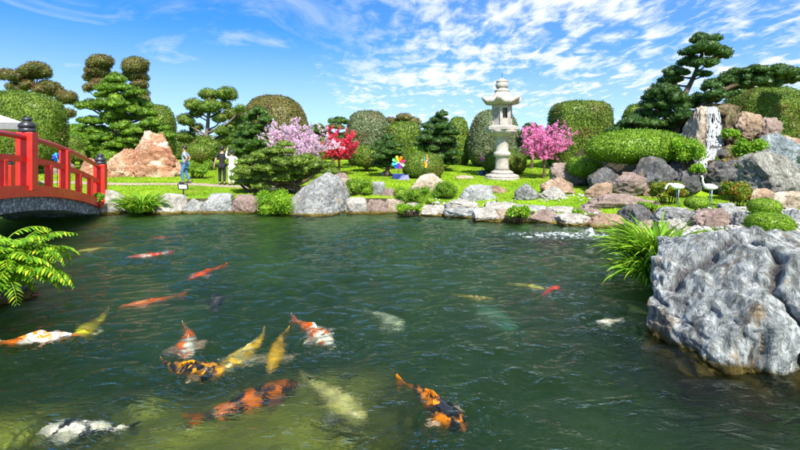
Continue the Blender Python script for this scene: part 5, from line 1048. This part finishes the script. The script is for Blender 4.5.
def person(u, Y, height, heading, pose, cols, label, hair=True, cap=None):
    """pose: joint name -> (forward, left, up) in units of body height"""
    x = (u - CU) * px(Y); z = gz(x, Y) + .03; root = empty('person', (x, Y, z), label, 'person'); h = R(heading); fw = np.array([math.cos(h), math.sin(h), 0]); lf = np.array([-math.sin(h), math.cos(h), 0]); O = np.array([x, Y, z])
    J = {'pel': (0, 0, .53), 'waist': (.005, 0, .61), 'chest': (.01, 0, .72), 'neckb': (0, 0, .815), 'neck': (.01, 0, .85), 'head': (.018, 0, .925), 'crown': (.012, 0, .975),
         'shl': (0, .105, .80), 'shr': (0, -.105, .80), 'ell': (-.02, .135, .645), 'elr': (-.02, -.135, .645), 'wrl': (.04, .13, .51), 'wrr': (.04, -.13, .51), 'hal': (.055, .125, .455), 'har': (.055, -.125, .455),
         'hil': (0, .05, .51), 'hir': (0, -.05, .51), 'knl': (.02, .055, .28), 'knr': (.02, -.055, .28), 'anl': (0, .055, .045), 'anr': (0, -.055, .045), 'tol': (.085, .06, .018), 'tor': (.085, -.06, .018)}
    J.update(pose); W = {k: O + (fw * v[0] + lf * v[1] + np.array([0, 0, v[2]])) * height for k, v in J.items()}
    RR = {'pel': .075, 'waist': .066, 'chest': .078, 'neckb': .05, 'neck': .032, 'head': .058, 'crown': .042, 'sh': .038, 'el': .027, 'wr': .018, 'ha': .020, 'hi': .056, 'kn': .036, 'an': .024, 'to': .02}
    def part(name, chain, scale, mat, extra=None):
        names = list(dict.fromkeys(sum([list(c) for c in chain], []))); idx = {n: i for i, n in enumerate(names)}; E = []
        for c in chain: E += [(idx[a], idx[b]) for a, b in zip(c, c[1:])]
        rad = [((RR.get(n) or RR[n[:2]]) * height * (scale.get(n, scale.get(n[:2], scale['*'])))) for n in names]
        V, F = skin_mesh([W[n] for n in names], E, rad, 0); build(name, Geo().add(V, F, 0, True), mat, root)
    part('body', [('pel', 'waist', 'chest', 'neckb', 'neck', 'head', 'crown'), ('neckb', 'shl', 'ell', 'wrl', 'hal'), ('neckb', 'shr', 'elr', 'wrr', 'har'), ('pel', 'hil', 'knl', 'anl', 'tol'), ('pel', 'hir', 'knr', 'anr', 'tor')], {'*': .9}, cols['skin'])
    for sd in 'lr':                                                       # fingers
        w, hd = W['wr' + sd], W['ha' + sd]; d = unit(hd - w); sdv = unit(np.cross(d, fw + np.array([0, 0, .3]))); g = Geo()
        for k in range(4): b = hd + sdv * (k - 1.5) * .011; g.add(*tube([b, b + d * .035 + fw * .004, b + d * (.062 - .006 * abs(k - 1)) + fw * .016], [.0075, .007, .005], 6), 0, True)
        b = w + (hd - w) * .6; g.add(*tube([b, b + fw * .03 + d * .02, b + fw * .035 + d * .045], [.009, .008, .006], 6), 0, True); build('fingers', g, cols['skin'], root)
    W['slvl'] = W['shl'] * .35 + W['ell'] * .65; W['slvr'] = W['shr'] * .35 + W['elr'] * .65; RR['slvl'] = RR['slvr'] = .036; W['hem'] = W['pel'] + np.array([0, 0, -.02 * height]); RR['hem'] = .082
    long = cols.get('long')
    arms = [('neckb', 'shl', 'ell', 'wrl'), ('neckb', 'shr', 'elr', 'wrr')] if long else [('neckb', 'shl', 'slvl'), ('neckb', 'shr', 'slvr')]
    part('shirt', [('hem', 'waist', 'chest', 'neckb')] + arms, {'*': 1.12, 'neckb': .95}, cols['shirt'])
    W['cuffl'], W['cuffr'] = (W['anl'] * .9 + W['knl'] * .1), (W['anr'] * .9 + W['knr'] * .1); RR['cuffl'] = RR['cuffr'] = .032
    part('trousers', [('pel', 'hil', 'knl', 'cuffl'), ('pel', 'hir', 'knr', 'cuffr')], {'*': 1.12, 'kn': 1.25}, cols['trousers'])
    for sd in 'lr':
        a, t = W['an' + sd], W['to' + sd]; d = unit(t - a); Vi, Fi = ico(3); c = (a + t) / 2 + np.array([0, 0, -.008]); f2 = unit(np.array([fw[0], fw[1], 0])); q = c + (Vi[:, 0:1] * .075 * f2 + Vi[:, 1:2] * .028 * lf + Vi[:, 2:3] * .032 * np.array([0, 0, 1])) * height; q[:, 2] = np.maximum(q[:, 2], min(z - .02, a[2])) if pose.get('an' + sd) is None else q[:, 2]
        build('shoe', Geo().add(q, Fi, 0, True), cols['shoe'], root)
    hd = W['head'] * .55 + W['crown'] * .45; Vi, Fi = ico(3); q = Vi * np.array([1, 1, 1.0]); keep = hd + (q[:, 0:1] * .066 * fw + q[:, 1:2] * .058 * lf + q[:, 2:3] * .062 * np.array([0, 0, 1])) * height - fw * .012 * height
    if hair: build('hair', Geo().add(keep + np.array([0, 0, .012 * height]), Fi, 0, True), cols['hair'], root)
    fc = W['head'] + fw * .055 * height; g = Geo(); g.add(fc + Vi * np.array([.012, .012, .018]) * height * .8, Fi, 0, True); build('nose', g, cols['skin'], root)
    for s_ in (-1, 1): build('ear', Geo().add(W['head'] + lf * s_ * .054 * height + Vi * np.array([.012, .012, .02]) * height, Fi, 0, True), cols['skin'], root)
    g = Geo()
    for s_ in (-1, 1): g.add(fc - fw * .006 * height + lf * s_ * .022 * height + np.array([0, 0, .018 * height]) + Vi * .006 * height, Fi, 0, True)
    build('eyes', g, M['koi_eye'], root); build('mouth', Geo().add(fc - fw * .008 * height - np.array([0, 0, .032 * height]) + Vi * np.array([.006, .014, .004]) * height, Fi, 0, True), M['lips'], root)
    return root
M['skin'] = plain('skin', (.45, .26, .17), .5, .06); M['lips'] = plain('lips', (.4, .14, .11), .5); M['hair'] = plain('black hair', (.012, .011, .011), .45, .3, 20)
M['tee'] = plain('grey blue cotton', (.24, .30, .38), .85, .12, 10, bmp=.3); M['denim'] = plain('washed denim', (.06, .16, .30), .85, .25, 9, bmp=.3); M['blackcloth'] = plain('black cotton', (.012, .012, .014), .85, .3, 9, bmp=.3)
M['whitecloth'] = plain('white cotton', (.74, .73, .72), .85, .06, 9, bmp=.3); M['palecloth'] = plain('pale grey cotton', (.62, .6, .58), .85, .08, 9, bmp=.3); M['shoe'] = plain('dark shoe', (.03, .03, .035), .6)
M['cap'] = plain('dark cap cloth', (.03, .03, .04), .8); M['red_toy'] = plain('red plastic', (.7, .05, .02), .4)
person(185, 21.3, 1.66, 185, {'knl': (.07, .05, .285), 'anl': (.03, .05, .05), 'tol': (.11, .05, .03), 'knr': (-.01, -.05, .28), 'anr': (-.12, -.05, .06), 'tor': (-.05, -.05, .018), 'ell': (-.10, .13, .68), 'wrl': (-.02, .10, .57), 'hal': (.02, .08, .545), 'elr': (-.09, -.14, .67), 'wrr': (-.01, -.11, .57), 'har': (.03, -.09, .55)},
       {'skin': M['skin'], 'shirt': M['tee'], 'trousers': M['denim'], 'shoe': M['shoe'], 'hair': M['hair']}, 'person in grey blue shirt and jeans walking with hands at the hips')
person(222, 20.9, 1.66, 100, {'knl': (.04, .06, .285), 'anr': (-.05, -.07, .05), 'elr': (.0, -.14, .66), 'wrr': (.10, -.10, .60), 'har': (.13, -.09, .60), 'ell': (-.02, .16, .65), 'wrl': (-.01, .19, .51), 'hal': (.0, .20, .455)},
       {'skin': M['skin'], 'shirt': M['blackcloth'], 'trousers': M['blackcloth'], 'shoe': M['shoe'], 'hair': M['hair']}, 'person dressed all in black standing with back turned')
p3_ = person(231.5, 20.6, 1.50, 110, {'ell': (.02, .15, .84), 'wrl': (.05, .12, 1.0), 'hal': (.06, .11, 1.05), 'elr': (.03, -.19, .70), 'wrr': (.0, -.12, .64), 'har': (.02, -.09, .63)},
       {'skin': M['skin'], 'shirt': M['whitecloth'], 'trousers': M['palecloth'], 'shoe': M['shoe'], 'hair': M['cap'], 'long': True}, 'person in white shirt and pale trousers raising one arm')

# ---------------------------------------------------------------- small garden things
def sign():
    b = onz(183, 197, .5); b[2] = gz(b[0], b[1]); root = empty('notice_sign', b, 'small black framed white notice sign on a stake by the edging stones', 'sign'); x, y, z = b
    tz = EYE - (186.5 - HV) * px(y); t = unit(np.array([0, -.35, .94])); n = np.cross((1, 0, 0), t)
    build('stake', Geo().add(*boxg((x, y + .03, (z - .1 + tz) / 2), (.022, 0, 0), (0, .012, 0), (0, 0, (tz - z + .1) / 2))), M['black'], root)
    fr = build('frame', Geo().add(*boxg((x, y, tz), (.185, 0, 0), t * .115, n * .015, .006)), M['black'], root); build('panel', Geo().add(*boxg(np.array((x, y, tz)) + n * .0165, (.145, 0, 0), t * .078, n * .002)), M['white'], root)
sign()
RAIN = [(.8, .02, .25), (.8, .2, .01), (.8, .6, .01), (.05, .5, .08), (.02, .4, .6), (.02, .08, .55), (.35, .03, .5), (.8, .75, .7)]
RB = [plain('pinwheel foil %d' % i, c, .3, .05) for i, c in enumerate(RAIN)]
def pinwheel(u, v, r_px, Y, facing, label, box_w=0, cols=range(8), vb=None, boxlab='box'):
    c = P(u, v, Y); zb = gz(c[0], c[1]); root = empty('pinwheel', (c[0], c[1], zb), label, 'pinwheel'); r = r_px * px(Y); a = R(facing); rt = np.array([math.cos(a), math.sin(a), 0]); up = np.array([0, 0, 1.0]); n = np.cross(rt, up)
    build('stick', Geo().add(*tube([(c[0] - n[0] * .03, c[1] - n[1] * .03, zb - .1), c - n * .03], .014, 6)), M['black'], root)
    for k in range(8):
        b = math.pi / 4 * k + .2; d = rt * math.cos(b) + up * math.sin(b); s = -rt * math.sin(b) + up * math.cos(b)
        V = [c + n * .02, c + d * r * .45 + s * r * .20 + n * .06, c + d * r * .9 + s * r * .30 + n * .03, c + d * r + s * r * .05, c + d * r * .9 - s * r * .16 - n * .01, c + d * r * .4 - s * r * .10]; m = np.array(V); V2 = m - n * .006
        F = [list(range(6)), [6 + q for q in range(6)][::-1]] + [[q, 6 + q, 6 + (q + 1) % 6, (q + 1) % 6] for q in range(6)]; build('blade', Geo().add(np.concatenate([m, V2]), F), RB[list(cols)[k % len(list(cols))]], root)
    Vi, Fi = ico(2); build('hub', Geo().add(c + n * .03 + Vi * r * .1, Fi, 0, True), M['white'], root)
    if box_w:
        build('planter_box', Geo().add(*boxg((c[0], c[1] + .12, zb + .13), rt * box_w, np.cross(up, rt) * .1, (0, 0, .14), .012)), M['blue'], root)
pinwheel(398.5, 162.5, 7, 23.2, 8, 'rainbow pinwheel with eight blades on a long blue box left of the large clipped ball', .30)
pinwheel(426, 161, 7.5, 22.6, 72, 'pinwheel turned edge on over a narrow blue box in front of the large clipped ball', .16, (1, 2, 0, 4))
pinwheel(482.5, 157, 5.5, 25.0, 60, 'small pinwheel over a blue box left of the lantern foot', .22, (0, 5, 1, 7))
pinwheel(57, 157, 4.5, 20.5, 20, 'blue pinwheel on a dark post behind the bridge', 0, (5, 5, 4, 5))
b_ = onz(404, 183, .62); z_ = gz(b_[0], b_[1]); g = Geo().add([(b_[0] - .28, b_[1], z_), (b_[0] + .28, b_[1], z_), (b_[0] + .28, b_[1] + .3, z_), (b_[0] - .28, b_[1] + .3, z_), (b_[0] - .1, b_[1] + .12, z_ + .22), (b_[0] + .2, b_[1] + .12, z_ + .25)], [[0, 3, 2, 1], [0, 1, 5, 4], [1, 2, 5], [2, 3, 4, 5], [3, 0, 4]])
tag(build('blue_wedge', g, M['blue'], origin=(b_[0], b_[1], z_)), 'small blue wedge shaped box lying in the grass by the tan boulder', 'lamp')  # wedge shaped blue box on the grass, holds no lamp

def crane(u, v, Y, label, flip, bent):
    c = P(u, v, Y); zb = gz(c[0], c[1]); root = empty('crane_statue', (c[0], c[1], zb), label, 'statue', 'crane statues'); zt = c[2]; f = np.array([flip, -.25, 0]); f = unit(f)
    def pt(a, z): return c + f * a + np.array([0, 0, z])
    vs = [pt(-.26, -.02), pt(-.12, .01), pt(.06, .02), pt(.2, .04), pt(.27, .10)]; rs = [(.03, .03), (.085, .08), (.11, .10), (.07, .07), (.035, .035)]
    nk = [pt(.31, .20), pt(.30, .30), pt(.36, .36)] if not bent else [pt(.36, .10), pt(.43, .02), pt(.47, -.07)]; vs += nk; rs += [(.026, .026), (.024, .024), (.032, .032)]
    V, F = skin_mesh(vs, [(i, i + 1) for i in range(len(vs) - 1)], rs, 2); build('body', Geo().add(V, F, 0, True), M['white'], root)
    hp = vs[-1]; bd = f * .14 + np.array([0, 0, -.02 if not bent else -.1]); build('beak', Geo().add(*tube([hp + unit(bd) * .02, hp + bd], [.014, .003], 6), 0, True), M['black'], root)
    build('tail', Geo().add(*tube(spline([pt(-.2, .0), pt(-.3, -.03), pt(-.4, -.10)], 4), np.linspace(.075, .02, 9), 8), 0, True), M['black'], root)
    for q in (-.035, .035):
        s = np.array([-f[1], f[0], 0]) * q; build('leg', Geo().add(*tube([pt(.0, -.06) + s, pt(.02, (zb - zt) * .5) + s, np.array([*(pt(-.01, 0) + s)[:2], zb - .03])], [.02, .014, .014], 6), 0, True), M['leg'], root)
M['leg'] = plain('grey blue crane leg', (.22, .28, .32), .5)
crane(678, 187, 14.9, 'white crane statue with head lowered beside the thin yellow tipped shrub', -1, True)
crane(711, 187.5, 14.4, 'white crane statue with raised neck before the croton shrub', -1, False)
